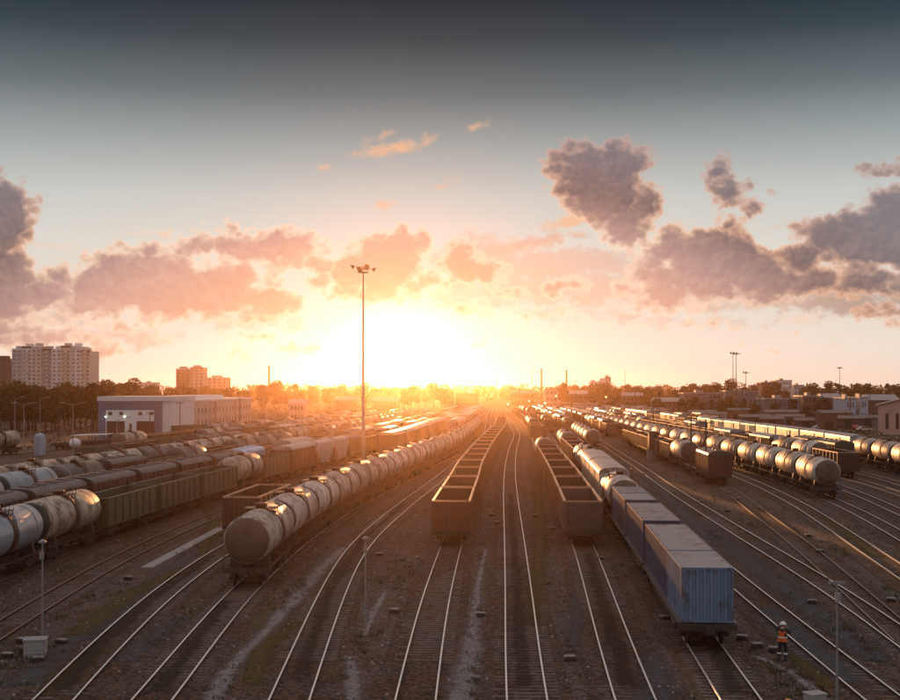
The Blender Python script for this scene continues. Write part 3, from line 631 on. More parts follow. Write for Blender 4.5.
def make_tank():
    r = empty('tank_wagon')
    f = MB(); f.box(-.28, .28, -5.5, 5.5, .85, 1.20)
    for s in (-1, 1): f.box(-1.45, 1.45, s*5.5-.12, s*5.5+.12, .85, 1.18); f.box(s*1.28-.05, s*1.28+.05, -5.5, 5.5, 1.02, 1.16)
    for s in (-1, 1):
        f.box(-1.3, 1.3, s*3.9-.3, s*3.9+.3, .88, 1.30); f.prism([(-1.25, 1.3), (1.25, 1.3), (1.15, 1.9), (.8, 1.6), (.3, 1.42), (-.3, 1.42), (-.8, 1.6), (-1.15, 1.9)], s*3.9-.2, s*3.9+.2)
        for q in (-1, 1): f.tube((q*1.4, s*5.55, 1.18), (q*1.4, s*5.55, 1.95), .025, n=5); 
        f.tube((-1.4, s*5.55, 1.9), (1.4, s*5.55, 1.9), .025, n=5)
    f.tube((-.55, -1.4, .72), (-.55, .3, .72), .2, n=8); f.box(.3, .7, -1.2, -.5, .5, .8)
    part(f, 'frame', 'iron', r)
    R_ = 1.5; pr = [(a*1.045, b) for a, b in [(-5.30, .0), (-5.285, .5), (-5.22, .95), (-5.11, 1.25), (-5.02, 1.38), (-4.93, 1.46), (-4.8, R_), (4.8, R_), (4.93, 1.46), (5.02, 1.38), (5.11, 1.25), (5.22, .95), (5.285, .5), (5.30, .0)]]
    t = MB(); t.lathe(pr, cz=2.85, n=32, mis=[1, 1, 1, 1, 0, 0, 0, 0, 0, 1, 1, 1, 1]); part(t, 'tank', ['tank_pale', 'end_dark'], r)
    for y in (-3.9, 3.9):
        st = MB(); st.lathe([(y-.07, R_), (y-.07, R_+.022), (y+.07, R_+.022), (y+.07, R_)], cz=2.85, n=32); part(st, 'strap', 'tank_beige', r)
    st = MB(); st.lathe([(-.46, R_+.004), (-.46, R_+.012), (.46, R_+.012), (.46, R_+.004)], cz=2.85, n=32)
    part(st, 'spill_band', 'box_brown', r)
    h = MB(); h.lathe([(4.28, .0), (4.28, .36), (4.58, .36), (4.60, .42), (4.66, .42), (4.72, .2), (4.74, 0)], n=12, axis='z'); h.box(-.05, .3, .5, .75, 4.2, 4.5); part(h, 'hatch', 'tank_rust', r)
    for s in (-1, 1):
        w = MB(); w.box(min(s*.42, s*1.05), max(s*.42, s*1.05), -.75, .75, 4.34, 4.38)
        w.tube((s*1.05, -.75, 4.9), (s*1.05, .75, 4.9), .022, n=5)
        for q in (-.75, 0, .75): w.tube((s*1.05, q, 4.34), (s*1.05, q, 4.9), .02, n=5); w.tube((s*.95, q, 4.0), (s*1.0, q, 4.36), .03, n=5)
        part(w, 'walkway', 'iron', r)
    for s in (-1, 1):
        l = MB()
        pts = [(s*1.05, 4.4), (s*1.40, 3.75), (s*1.60, 2.85), (s*1.52, 1.9), (s*1.45, 1.1)]
        for q in (-.2, .2):
            for a, b in zip(pts, pts[1:]): l.tube((a[0], q, a[1]), (b[0], q, b[1]), .022, n=5)
        for a, b in zip(pts, pts[1:]):
            for k in range(3): z = a[1]+(b[1]-a[1])*k/3; x = a[0]+(b[0]-a[0])*k/3; l.tube((x, -.2, z), (x, .2, z), .016, n=4)
        part(l, 'ladder', 'iron', r)
    add_bogies(r, 3.9); add_couplers(r, 5.62)
    return r

def make_gondola():
    r = empty('gondola_wagon'); hl = 6.35; hw = 1.41
    f = MB(); f.box(-.3, .3, -hl, hl, .85, 1.15)
    for q in np.linspace(-5.4, 5.4, 9): f.box(-1.48, 1.48, q-.07, q+.07, 1.0, 1.16)
    for s in (-1, 1): f.box(-1.52, 1.52, s*hl-.14, s*hl+.14, .86, 1.17)
    f.tube((.6, -1.2, .72), (.6, .4, .72), .2, n=8); f.box(-.8, -.3, -.8, 0.2, .55, .85)
    part(f, 'frame', 'iron', r)
    b = MB(); b.box(-hw, hw, -hl, hl, 1.17, 1.22)
    for s in (-1, 1): b.box(s*hw-.025, s*hw+.025, -hl, hl, 1.22, 3.38); b.box(-hw+.03, hw-.03, s*hl-.03, s*hl+.03, 1.22, 3.38)
    part(b, 'body', 'gondola_brown', r)
    p = MB()
    for s in (-1, 1):
        for q in np.linspace(-hl+.15, hl-.15, 8): p.prism([(q-.09, 1.2), (q+.09, 1.2), (q+.055, 1.2), (q+.055, 3.36), (q-.055, 3.36), (q-.055, 1.2)][0:1]+[(q+.09, 1.2), (q+.09, 3.36), (q-.09, 3.36)], s*(hw+.03), s*(hw+.12), 0, 'yz')
        p.box(s*(hw+.03), s*(hw+.10), -hl, hl, 1.18, 1.32)
        for q in np.linspace(-hw+.05, hw-.05, 8): p.box(q-.045, q+.045, s*(hl+.03), s*(hl+.14), 1.2, 3.36)
        p.box(-hw, hw, s*(hl+.035), s*(hl+.10), 2.2, 2.32)
    part(p, 'side_post', 'gondola_brown', r)
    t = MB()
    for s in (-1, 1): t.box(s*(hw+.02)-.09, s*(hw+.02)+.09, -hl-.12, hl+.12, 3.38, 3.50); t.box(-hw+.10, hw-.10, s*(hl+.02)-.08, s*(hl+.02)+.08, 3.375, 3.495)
    part(t, 'top_rail', 'gondola_rim_sunlit', r)
    add_bogies(r, 4.33); add_couplers(r, 6.55)
    return r

def roof_poly(hw, z0, rise, n=10, over=.05):
    return [(-(hw+over), z0-.04), (hw+over, z0-.04)] + [((hw+over)*math.cos(math.pi*i/n), z0+rise*math.sin(math.pi*i/n)**.8) for i in range(0, n+1)]
def make_covered(name, hl, ztop, body_mat, roof_mat, ribs=True, rise=.55, hatches=True, door=False):
    r = empty(name); hw = 1.48
    f = MB(); f.box(-.3, .3, -hl-.1, hl+.1, .85, 1.15)
    for s in (-1, 1): f.box(-1.5, 1.5, s*hl-.16, s*hl+.16, .86, 1.14); f.box(s*1.42-.06, s*1.42+.06, -hl, hl, .95, 1.15)
    f.tube((.6, -1.2, .70), (.6, .4, .70), .2, n=8); f.box(-.8, -.3, -.8, 0.2, .5, .85)
    part(f, 'frame', 'iron', r)
    b = MB(); b.box(-hw, hw, -hl, hl, 1.16, ztop); part(b, 'body', body_mat, r)
    rf = MB(); rf.prism(roof_poly(hw, ztop, rise)[2:], -hl-.06, hl+.06); 
    o = part(rf, 'roof', roof_mat, r)
    if ribs:
        p = MB()
        n = int(2*hl/1.0)
        for s in (-1, 1):
            for q in np.linspace(-hl+.06, hl-.06, n): p.box(s*(hw+.002), s*(hw+.07), q-.05, q+.05, 1.18, ztop-.06)
            for q in np.linspace(-hw+.06, hw-.06, 5): p.box(q-.04, q+.04, s*(hl+.002), s*(hl+.07), 1.18, ztop-.06)
        part(p, 'side_post', body_mat, r)
    if hatches:
        h = MB()
        for q in np.linspace(-hl*.7, hl*.7, 4): h.box(-.35, .35, q-.45, q+.45, ztop+rise-.06, ztop+rise+.10)
        h.box(.45, .62, -hl*.9, hl*.9, ztop+rise-.02, ztop+rise+.03)
        part(h, 'roof_hatch', roof_mat, r)
    if door:
        for s in (-1, 1):
            d = MB(); d.box(s*(hw+.004), s*(hw+.06), -1.9, 1.9, 1.25, ztop-.12); d.box(s*(hw+.06), s*(hw+.09), -1.9, 1.9, ztop-.22, ztop-.14); d.box(s*(hw+.06), s*(hw+.09), -.06, .06, 1.25, ztop-.25)
            part(d, 'door', body_mat, r)
    for s in (-1, 1):
        l = MB()
        for q in (.7, 1.1): l.tube((q*s, -s*(hl+.12), 1.2), (q*s, -s*(hl+.12), ztop+.3), .022, n=5)
        for k in range(8): z = 1.4+k*(ztop-1.4)/8; l.tube((.7*s, -s*(hl+.12), z), (1.1*s, -s*(hl+.12), z), .016, n=4)
        part(l, 'ladder', 'iron', r)
    add_bogies(r, hl-1.9); add_couplers(r, hl+.2)
    return r

def make_cement(name='cement_hopper_wagon', mat='hopper_pale'):
    r = empty(name); hl = 4.9
    f = MB(); f.box(-.3, .3, -hl-.4, hl+.4, .85, 1.15)
    for s in (-1, 1): f.box(-1.5, 1.5, s*(hl+.4)-.12, s*(hl+.4)+.12, .86, 1.14); f.box(s*1.40-.06, s*1.40+.06, -hl, hl, .95, 1.15)
    for s in (-1, 1):
        for q in (-1.2, 1.2): f.tube((q, s*(hl+.2), 1.15), (q, s*(hl-.1), 3.2), .06, n=6)
    part(f, 'frame', 'iron', r)
    b = MB(); b.prism([(-hl, 4.0), (-hl, 3.0), (-2.6, 1.0), (-.6, 1.0), (0, 1.6), (.6, 1.0), (2.6, 1.0), (hl, 3.0), (hl, 4.0)], -1.47, 1.47, 0, 'yz')
    part(b, 'body', mat, r)
    rf = MB(); rf.prism(roof_poly(1.47, 4.0, .42)[2:], -hl-.04, hl+.04); part(rf, 'roof', mat, r)
    for q in (-3, -1, 1, 3): h = MB(); h.lathe([(4.38, .32), (4.5, .32), (4.56, 0)], cy_=q, n=10, axis='z'); part(h, 'roof_hatch', 'roof_dark', r)
    p = MB()
    for s in (-1, 1):
        for q in np.linspace(-hl+.1, hl-.1, 7): p.box(s*1.472, s*1.53, q-.05, q+.05, max(3.0-(hl-abs(q))*.8, 1.3)+.1, 3.95)
        p.box(s*1.472, s*1.525, -hl+.1, hl-.1, 3.88, 3.97); part(p, 'side_post', mat, r); p = MB()
    add_bogies(r, 3.4); add_couplers(r, hl+.5)
    return r

def make_flat(hl, name='flat_wagon'):
    r = empty(name)
    f = MB()
    for s in (-1, 1): f.prism([(-hl, 1.18), (-hl, .92), (-hl+3.2, .9), (-hl+4.6, .62), (hl-4.6, .62), (hl-3.2, .9), (hl, .92), (hl, 1.18)], s*1.15-.06, s*1.15+.06, 0, 'yz'); f.box(-1.35, 1.35, s*hl-.14, s*hl+.14, .88, 1.18)
    f.box(-.25, .25, -hl, hl, .85, 1.12)
    for q in np.linspace(-hl+.8, hl-.8, int(hl)): f.box(-1.30, 1.30, q-.06, q+.06, 1.05, 1.19)
    part(f, 'frame', 'iron', r)
    d = MB()
    for s in (-1, 1): d.box(s*1.0, s*1.42, -hl+.1, hl-.1, 1.195, 1.225)
    part(d, 'walkway', 'roof_dark', r)
    t = MB(); t.tube((.6, -1.2, .66), (.6, .4, .66), .19, n=8); part(t, 'air_tank', 'iron', r)
    add_bogies(r, hl-2.3); add_couplers(r, hl+.15)
    return r

def make_container(ln, mat, detail=True):
    r = empty('freight_container'); hw = 1.219; h0, h1 = .0, 2.59; hl = ln/2
    m = MB()
    def corr(n0, n1, fix, axis, out):
        # zigzag sheet with vertical folds
        L = n1-n0; k = max(4, int(L/.31)); pts = []
        for i in range(k):
            a = n0+L*i/k; st = L/k
            pts += [(a, 0), (a+st*.25, 0), (a+st*.42, -.09), (a+st*.80, -.09)]
        pts.append((n1, 0)); vs = []
        for a, dd in pts:
            q = fix+dd*out
            for z in (h0+.12, h1-.10): vs.append((a, q, z) if axis == 'x' else (q, a, z))
        m.add(vs, [(2*i, 2*i+2, 2*i+3, 2*i+1) for i in range(len(pts)-1)])
    for s in (-1, 1): corr(-hl+.08, hl-.08, s*(hw-.02), 'y', s); corr(-hw+.08, hw-.08, s*(hl-.02), 'x', s)
    part_o = m.build('side_panel', mat, r)
    f = MB()
    for sx in (-1, 1):
        for sy in (-1, 1): f.box(sx*hw-(.10 if sx > 0 else 0), sx*hw+(.10 if sx < 0 else 0), sy*hl-(.12 if sy > 0 else 0), sy*hl+(.12 if sy < 0 else 0), h0, h1)
        f.box(sx*hw-(.07 if sx > 0 else 0), sx*hw+(.07 if sx < 0 else 0), -hl+.12, hl-.12, h0+.002, h0+.14); f.box(sx*hw-(.07 if sx > 0 else 0), sx*hw+(.07 if sx < 0 else 0), -hl+.12, hl-.12, h1-.11, h1-.004)
        f.box(-hw+.10, hw-.10, sx*hl-(.10 if sx > 0 else 0), sx*hl+(.10 if sx < 0 else 0), h0+.002, h0+.14); f.box(-hw+.10, hw-.10, sx*hl-(.10 if sx > 0 else 0), sx*hl+(.10 if sx < 0 else 0), h1-.12, h1-.004)
    part(f, 'corner_frame', mat, r)
    t = MB(); k = int(ln/.4); 
    for i in range(k): a = -hl+.12+(ln-.24)*i/k; st = (ln-.24)/k; t.box(-hw+.09, hw-.09, a+.02, a+st*.55, h1-.04, h1-.012)
    t.box(-hw+.08, hw-.08, -hl+.10, hl-.10, h1-.06, h1-.035)
    part(t, 'roof', 'cont_roof', r)
    if True:
        d = MB()
        for q in (-.85, -.35, .35, .85): d.tube((q, hl+.005, .1), (q, hl+.005, h1-.12), .022, n=5)
        for q in (-.85, .35): d.box(q, q+.42, hl+.012, hl+.03, 1.0, 1.05)
        part(d, 'door_bar', mat, r)
    return r

# prototypes stay in the scene as the first of their kind; each copy gets its own place, paint and label
PROTO = {
 'tank': (make_tank(), 12.02), 'gon': (make_gondola(), 13.92),
 'hop': (make_covered('covered_hopper_wagon', 5.4, 3.75, 'box_brown', 'roof_dark'), 12.4),
 'box': (make_covered('boxcar', 7.0, 3.9, 'box_brown', 'roof_metal', ribs=True, hatches=False, door=True), 15.3),
 'reef': (make_covered('refrigerator_wagon', 8.4, 3.95, 'box_cream', 'roof_metal', ribs=False, hatches=False, door=True, rise=.62), 18.2),
 'cem': (make_cement(), 12.0),
 'flat': (make_flat(6.9), 14.6), 'flatL': (make_flat(9.3), 19.62),
}
for v_ in (6.06, 12.19): PROTO['c%d' % int(v_)] = (make_container(v_, 'cont_blue'), v_)
USED = set()
def paint_tree(o, mp):
    for ob in [o]+list(o.children):
        if ob.type == 'MESH':
            for sl_, dm in zip(ob.material_slots, ob.data.materials):
                sl_.link = 'DATA'
                if dm.name in mp: sl_.link = 'OBJECT'; sl_.material = MATS[mp[dm.name]]
NICE = {'tank': 'tank wagon', 'gon': 'open gondola wagon', 'hop': 'covered hopper wagon', 'box': 'boxcar', 'reef': 'long smooth-roofed van', 'cem': 'tapered cement hopper', 'flat': 'empty flat wagon', 'flatL': 'long flat wagon', 'c6': 'short freight container', 'c12': 'long freight container'}
CATS = {'tank': 'tank wagon', 'gon': 'gondola wagon', 'hop': 'hopper wagon', 'box': 'boxcar', 'reef': 'boxcar', 'cem': 'hopper wagon', 'flat': 'flat wagon', 'flatL': 'flat wagon', 'c6': 'container', 'c12': 'container'}
def spawn(kind, x, y, rz, colors, label, group, z=RT, far=0):
    proto = PROTO[kind][0]
    if kind not in USED and not far: USED.add(kind); o = proto
    else:
        skip = ('bogie', 'coupler', 'ladder', 'strap', 'spill_band', 'walkway', 'roof_hatch', 'wheelset', 'door') if far == 2 else (('wheelset', 'ladder', 'coupler') if far == 1 else ())
        o = copy_tree(proto, None, 3, skip)
        if far == 2:
            for ch in o.children:
                pass
    o.location = (x, y, z); o.rotation_euler = (0, 0, rz); paint_tree(o, colors)
    tag(o, label, CATS[kind], group); return o
PAINTS = {
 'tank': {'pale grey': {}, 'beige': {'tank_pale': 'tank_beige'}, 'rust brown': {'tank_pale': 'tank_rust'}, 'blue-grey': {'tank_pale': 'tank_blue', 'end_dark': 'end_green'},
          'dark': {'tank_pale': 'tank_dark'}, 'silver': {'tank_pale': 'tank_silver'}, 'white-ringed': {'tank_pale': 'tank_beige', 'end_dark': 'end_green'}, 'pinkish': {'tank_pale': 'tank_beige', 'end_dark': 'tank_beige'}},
 'gon': {'brown': {}, 'olive': {'gondola_brown': 'gondola_green', 'gondola_rim_sunlit': 'gondola_green'}, 'grey': {'gondola_brown': 'gondola_grey'}},
 'hop': {'brown': {}, 'grey': {'box_brown': 'box_grey'}, 'pale blue': {'box_brown': 'hopper_blue', 'roof_dark': 'hopper_blue'}, 'green': {'box_brown': 'gondola_green', 'roof_dark': 'gondola_green'}},
 'box': {'brown': {}, 'grey': {'box_brown': 'box_grey'}, 'cream': {'box_brown': 'box_cream'}},
 'reef': {'cream': {}, 'grey': {'box_cream': 'box_grey'}, 'brown': {'box_cream': 'box_brown'}},
 'cem': {'pale': {}}, 'flat': {'rusty': {}}, 'flatL': {'rusty': {}},
}
NTRAIN = {}
def train(key, y0, seq, name, group, y1=None):
    """seq: (kind, colour) list; a colour may be a list to draw from; the last item repeats until y1"""
    p = TRK[key]; y = y0; i = 0; rr = random.Random(hash_(name)); n = NTRAIN.get(name, 0)
    while True:
        if i < len(seq): k, colr = seq[i]
        elif y1 is None: break
        else: k, colr = seq[-1] if not isinstance(seq[-1][0], list) else (rr.choice(seq[-1][0]), seq[-1][1])
        if isinstance(k, list): k = rr.choice(k)
        if y1 is not None and y > y1: break
        L = PROTO[k][1] if k else colr
        yc = p.step(y, L/2)
        if k:
            c = colr if isinstance(colr, str) else rr.choice([q for q in colr if q in PAINTS[k]] or list(PAINTS[k]))
            if c not in PAINTS[k]: c = list(PAINTS[k])[0]
            n += 1
            far = 0 if yc < 290 else (1 if yc < 420 else 2)
            lab = '%s %s, %s in the %s' % (c, NICE[k], ordw(n), name)
            spawn(k, p.X(yc), yc, -p.head(yc), PAINTS[k][c], lab, group, far=far)
        y = p.step(yc, L/2); i += 1
    NTRAIN[name] = n
def hash_(s): return sum((i+1)*ord(c) for i, c in enumerate(s))

G = [('gon', 'brown')]
mixT = ['pale grey', 'pale grey', 'beige', 'silver', 'pale grey', 'rust brown']
train('T3', 73.4, [('tank', 'pale grey'), ('tank', 'pale grey'), ('tank', 'silver'), ('tank', 'pale grey'), ('tank', mixT)], 'curving tank train', 'tank wagons in the curving train left of centre', 385)
train('T5', 93.2, G*3+[('gon', ['brown', 'brown', 'grey'])], 'middle gondola train', 'gondolas left of the empty centre track', 385)
train('T7', 93.0, [('gon', 'grey')]+G*6+[('tank', 'pale grey'), (None, 12), ('flat', 'rusty'), ('flat', 'rusty'), ('flat', 'rusty'), ('flat', 'rusty'), (None, 12), ('gon', 'brown'), ('gon', 'grey'), ('gon', 'brown'), ('tank', 'pale grey'), ('tank', 'silver'), ('tank', 'pale grey'), ('tank', 'beige'), (['gon', 'gon', 'flat'], ['brown', 'grey'])], 'gondola train right of centre', 'wagons in the train right of the empty centre track', 560)
# container train: loaded flats, then vans and tanks
p = TRK['T8']
def loaded(y, flat, loads, idx, fl_label):
    L = PROTO[flat][1]; yc = p.step(y, L/2); h = p.head(yc); x = p.X(yc)
    spawn(flat, x, yc, -h, {}, fl_label, 'wagons of the container train')
    for (off, kind, mat, lab) in loads:
        xx = x + off*math.sin(h); yy = yc + off*math.cos(h)
        spawn(kind, xx, yy, -h, {'cont_blue': mat} if mat != 'cont_blue' else {}, lab, 'freight containers on the container train', z=RT+1.23)
    return p.step(yc, L/2)
y = 55.8
y = loaded(y, 'flatL', [(-6.2, 'c6', 'cont_blue', 'rusty blue freight container at the near end of the container train'),
                        (3.05, 'c12', 'cont_navy', 'long navy container right behind the nearest blue container')], 1, 'long flat wagon under the nearest blue container')
y = loaded(y, 'flat', [(0.0, 'c12', 'cont_navy', 'long purple-blue container alone on the second flat wagon')], 2, 'short flat wagon, second from the near end of the container train')
y = loaded(y, 'flat', [(-3.2, 'c6', 'cont_slate', 'dull slate short container on the third flat wagon of the container train'), (3.2, 'c6', 'cont_blue', 'blue short container just before the first tank wagon of its train')], 3, 'flat wagon under the dull slate container')
train('T8', y, [('tank', 'silver'), ('reef', 'cream'), ('reef', 'cream'), ('tank', 'pale grey'), ('tank', 'silver'), ('gon', 'brown'), ('gon', 'grey'), ('gon', 'brown'), ('tank', 'pale grey'), ('tank', 'silver')], 'mixed cars behind the containers', 'wagons of the container train', None)
train('T8', 330, [(['gon', 'tank', 'flat'], ['brown', 'pale grey', 'silver'])], 'far container-track cars', 'wagons far up the container track', 600)
train('T9', 233, [('tank', 'silver')]*5+[(None, 30), (['gon', 'tank', 'box'], ['brown', 'silver'])], 'short dark-ended tank train', 'wagons beside the container train', 560)
train('T2', 96.6, [('gon', 'brown')], 'curving tank train left side', 'lone gondola beside the curving tank train', None)
train('T1', 215, [('box', 'brown')]*4+[(['box', 'reef', 'gon'], ['brown', 'grey'])], 'brown van row past the mast', 'boxcars behind the tall mast', 560)
train('T2', 300, [(['reef', 'tank'], ['grey', 'pale grey'])], 'far row left of the tank train', 'wagons far up beside the curving tank train', 560)
train('T0', 47.2, [('tank', 'beige'), ('tank', 'dark'), ('tank', 'blue-grey'), ('tank', 'white-ringed')]+[('gon', 'olive')]*3+[('tank', 'pinkish'), ('gon', 'olive'), ('box', 'brown'), ('cem', 'pale'), ('cem', 'pale'), ('hop', 'green'), (['gon', 'hop', 'box', 'gon'], ['brown', 'grey', 'olive'])], 'near-left mixed train', 'wagons of the mixed train nearest on the left', 560)
train('TB', 82, [('hop', 'brown')]*6+[('hop', 'pale blue')]+[(['hop', 'gon', 'box', 'hop'], ['brown', 'grey'])], 'brown hopper row', 'covered hoppers in the second row on the left', 560)
train('TBC', 112, [(['gon', 'flat', 'gon'], ['brown', 'olive'])], 'gondola row behind the brown hoppers', 'gondolas in the third row on the left', 480)
train('C1', 98, [('tank', 'blue-grey'), ('tank', 'blue-grey'), ('tank', 'dark'), ('hop', 'brown'), ('gon', 'olive'), (['gon', 'flat', 'tank'], ['brown', 'olive', 'dark'])], 'blue tank row on the left', 'wagons of the blue tank row', 480)
train('C2', 112, [('tank', 'beige'), ('tank', 'beige'), ('tank', 'white-ringed'), ('tank', 'pale grey'), ('tank', 'dark'), ('tank', 'pale grey'), ('tank', 'pale grey'), ('tank', ['rust brown', 'pale grey', 'pale grey', 'beige', 'dark'])], 'white tank row on the left', 'tank wagons of the white tank row', 480)
train('D1', 190, [(['gon', 'hop', 'box', 'tank'], ['brown', 'olive', 'rust brown'])], 'first row before the depot', 'wagons in the rows before the depot', 480)
train('D2', 178, [('gon', 'olive'), ('gon', 'brown'), ('gon', 'olive'), (['gon', 'hop', 'tank'], ['brown', 'olive', 'pale grey'])], 'second row before the depot', 'wagons in the rows before the depot', 460)
train('D3', 214, [('tank', 'beige'), ('gon', 'brown'), ('gon', 'brown'), ('gon', 'brown'), ('tank', 'pale grey'), ('tank', 'dark'), (['tank', 'gon'], ['brown', 'pale grey', 'dark'])], 'third row before the depot', 'wagons in the rows before the depot', 440)
train('D4', 217, [('tank', 'beige'), (None, 14), (['gon', 'flat'], ['brown', 'olive'])], 'row beside the depot wall', 'wagons in the rows before the depot', 300)
train('T11', 152.7, [('hop', 'brown'), ('flat', 'rusty'), ('tank', 'silver'), ('gon', 'brown'), ('gon', 'grey'), ('gon', 'brown'), ('gon', 'brown'), ('gon', 'brown'), (None, 40), (['gon', 'tank', 'box'], ['brown', 'silver'])], 'hopper-led train right', 'wagons of the short train by the signal cabin', 560)
train('T13', 134, [('tank', 'silver'), ('tank', 'pale grey'), ('tank', 'silver'), ('tank', 'silver'), ('tank', ['silver', 'pale grey', 'silver', 'beige', 'rust brown'])], 'long sunlit tank train right', 'tank wagons of the long sunlit train on the right', 560)
train('T15', 164.5, [('gon', 'brown'), ('tank', 'silver'), ('tank', 'beige'), ('box', 'brown'), ('gon', 'brown'), ('box', 'grey'), (['gon', 'box', 'gon', 'tank'], ['brown', 'grey', 'silver'])], 'gondola-led row far right', 'wagons of the rows on the far right', 520)
train('T16', 182, [('hop', 'green'), ('hop', 'green'), (None, 14), (['gon', 'flat', 'box', 'gon'], ['brown', 'grey'])], 'green hopper row far right', 'wagons of the rows on the far right', 520)
train('T17', 152, [('tank', 'pale grey'), ('tank', 'silver'), ('tank', 'pale grey'), ('tank', 'pale grey'), ('reef', 'cream'), ('reef', 'cream'), ('reef', 'cream'), ('reef', 'cream'), ('box', 'cream'), ('reef', 'cream'), (['reef', 'box', 'gon', 'reef'], ['cream', 'cream', 'brown'])], 'cream van row far right', 'wagons of the cream row on the far right', 560)
train('T18', 330, [(['gon', 'box', 'gon', 'hop'], ['brown', 'grey', 'cream'])], 'row behind the cream vans', 'wagons behind the cream row', 600)
train('T19', 400, [(['gon', 'box', 'box'], ['brown', 'cream'])], 'outermost row on the far right', 'wagons behind the cream row', 620)
train('T10', 420, [(['gon', 'tank', 'box'], ['brown', 'silver'])], 'far cars right of the tank train', 'wagons far up the through track', 600)
for k, (o, L) in PROTO.items():
    if k not in USED: 
        for c in list(o.children):
            for g_ in list(c.children): bpy.data.objects.remove(g_)
            bpy.data.objects.remove(c)
        bpy.data.objects.remove(o)
print('objects so far', len(bpy.data.objects))

# ------------------------------------------------------------------ masts and lamp posts
def place(o, px, py, z=0.0, Y=None):
    v = at(px, py) if Y is None else Vector(((px-450)*Y/F, Y, 0)); o.location = (v.x, v.y, z); return o
def flood_mast(x, y, h, label, arms=6, lattice=True, group=None):
    r = empty('floodlight_mast', (x, y, 0)); tag(r, label, 'floodlight mast', group)
    m = MB(); m.tube((0, 0, 0), (0, 0, h*.38), .34, .26, 10); m.tube((0, 0, h*.38), (0, 0, h), .24, .11, 10); m.box(-.6, .6, -.6, .6, 0, .4)
    part(m, 'pole', 'pole_steel' if lattice else 'pole_dark', r)
    c = MB(); c.tube((0, 0, h-.9), (0, 0, h-.8), .9, .9, 12); 
    for k in range(8):
        a = k*math.pi/4; c.tube((.9*math.cos(a), .9*math.sin(a), h-.85), (.9*math.cos(a), .9*math.sin(a), h+.1), .03, n=4)
    c.lathe([(h+.08, .86), (h+.08, .93), (h+.14, .93), (h+.14, .86)], n=12, axis='z'); part(c, 'gallery', 'pole_dark', r)
    for k in range(arms):
        a = k*2*math.pi/arms; ca, sa = math.cos(a), math.sin(a); rad = 1.7 if k % 3 == 0 else 1.0; zz = h+.25 if k % 2 else h-.25
        l = MB(); l.tube((0, 0, h-.3), (rad*ca, rad*sa, zz), .05, n=5)
        # head: a shallow dish tilted down
        q = Vector((rad*ca, rad*sa, zz)); d = Vector((ca*.8, sa*.8, -.45)).normalized()
        l.tube(q-d*.12, q+d*.35, .18, .42, 10); part(l, 'lamp_head', 'pole_dark', r)
    if lattice:
        t = MB()
        for k in range(9): z = 1.5+k*1.1; t.tube((-.3, .38, z), (.3, .38, z), .02, n=4)
        t.tube((-.3, .38, 1), (-.3, .38, 11), .025, n=4); t.tube((.3, .38, 1), (.3, .38, 11), .025, n=4); part(t, 'ladder', 'pole_dark', r)
    return r
flood_mast(-14.9, 206, 33.2, 'tall grey floodlight mast with dark lamp cluster standing against the sun')
flood_mast(150, 636, 31.5, 'pale slim mast, left of the close pair over the right yard', 5, False)
flood_mast(152.6, 640, 31.5, 'pale slim mast, right of the close pair over the right yard', 5, False)
flood_mast(170, 690, 22, 'shorter mast just right of the close pair of masts', 5, False)
flood_mast(276, 850, 27.5, 'lone mast rising above the trees at far right', 6, False)

def small_post(px, py, h, label, kind='mush', Y=None):
    r = empty('lamp_post'); place(r, px, py, 0, Y); tag(r, label, 'lamp post')
    m = MB(); m.tube((0, 0, 0), (0, 0, h*.45), .06, .05, 8); m.tube((0, 0, h*.45), (0, 0, h-.12), .042, .038, 8); m.box(-.14, .14, -.14, .14, 0, .12); part(m, 'pole', 'pole_steel', r)
    c = MB()
    if kind == 'tee': c.lathe([(h-.14, .05), (h-.08, .06), (h-.02, .0)], n=8, axis='z')
    else: c.lathe([(h-.16, .05), (h-.13, .17), (h-.06, .18), (h, .13), (h+.04, .05), (h+.05, 0)], n=14, axis='z'); part(c, 'lamp_head', 'pole_steel', r)
    if kind == 'tee':
        t = MB(); t.box(-.30, .30, -.05, .05, h-.20, h-.10); part(t, 'cross_arm', 'pole_steel', r)
    b = MB(); b.box(-.1, .1, -.16, -.07, h*.83, h*.90); part(b, 'junction_box', 'pole_steel', r)
    return r
small_post(42.5, 650, 5.2, 'thin grey lamp post beside the white concrete cabinet, lower left')
small_post(365.5, 632, 4.85, 'thin lamp post standing alone on the brown gravel left of centre')
small_post(837, 709, 5.15, 'grey post with a short crossbar at lower right, nearest the viewer', 'tee', Y=45.7)
def arm_post(px, Y, h, label, double=True, group='street lamps on the yard edge'):
    r = empty('street_lamp'); place(r, px, 0, 0, Y); tag(r, label, 'street lamp', group)
    m = MB(); m.tube((0, 0, 0), (0, 0, h), .12, .07, 8); m.box(-.2, .2, -.2, .2, 0, .3); part(m, 'pole', 'pole_steel', r)
    for s in ((-1, 1) if double else (1,)):
        a = MB(); a.tube((0, 0, h-.1), (s*1.7, 0, h+.35), .05, n=5); part(a, 'arm', 'pole_steel', r)
        q = MB(); q.prism([(s*1.6, h+.28), (s*2.5, h+.40), (s*2.5, h+.52), (s*1.6, h+.48)], -.18, .18); part(q, 'lamp_head', 'pole_steel', r)
for i, (px, Y, h, db) in enumerate([(24, 245, 9.2, 1), (73, 235, 9.3, 1), (15, 300, 10, 0), (117, 230, 6.5, 0), (205, 250, 9.0, 0), (40, 290, 10, 0)]):
    arm_post(px, Y, h, ['double-armed lamp post at the far left yard edge', 'double-armed lamp post left of the blue depot', 'single-armed post against the trees at the left edge', 'short post in front of the depot doors', 'single-armed post before the pink hall', 'thin single-armed post between the two double-armed ones'][i], bool(db))
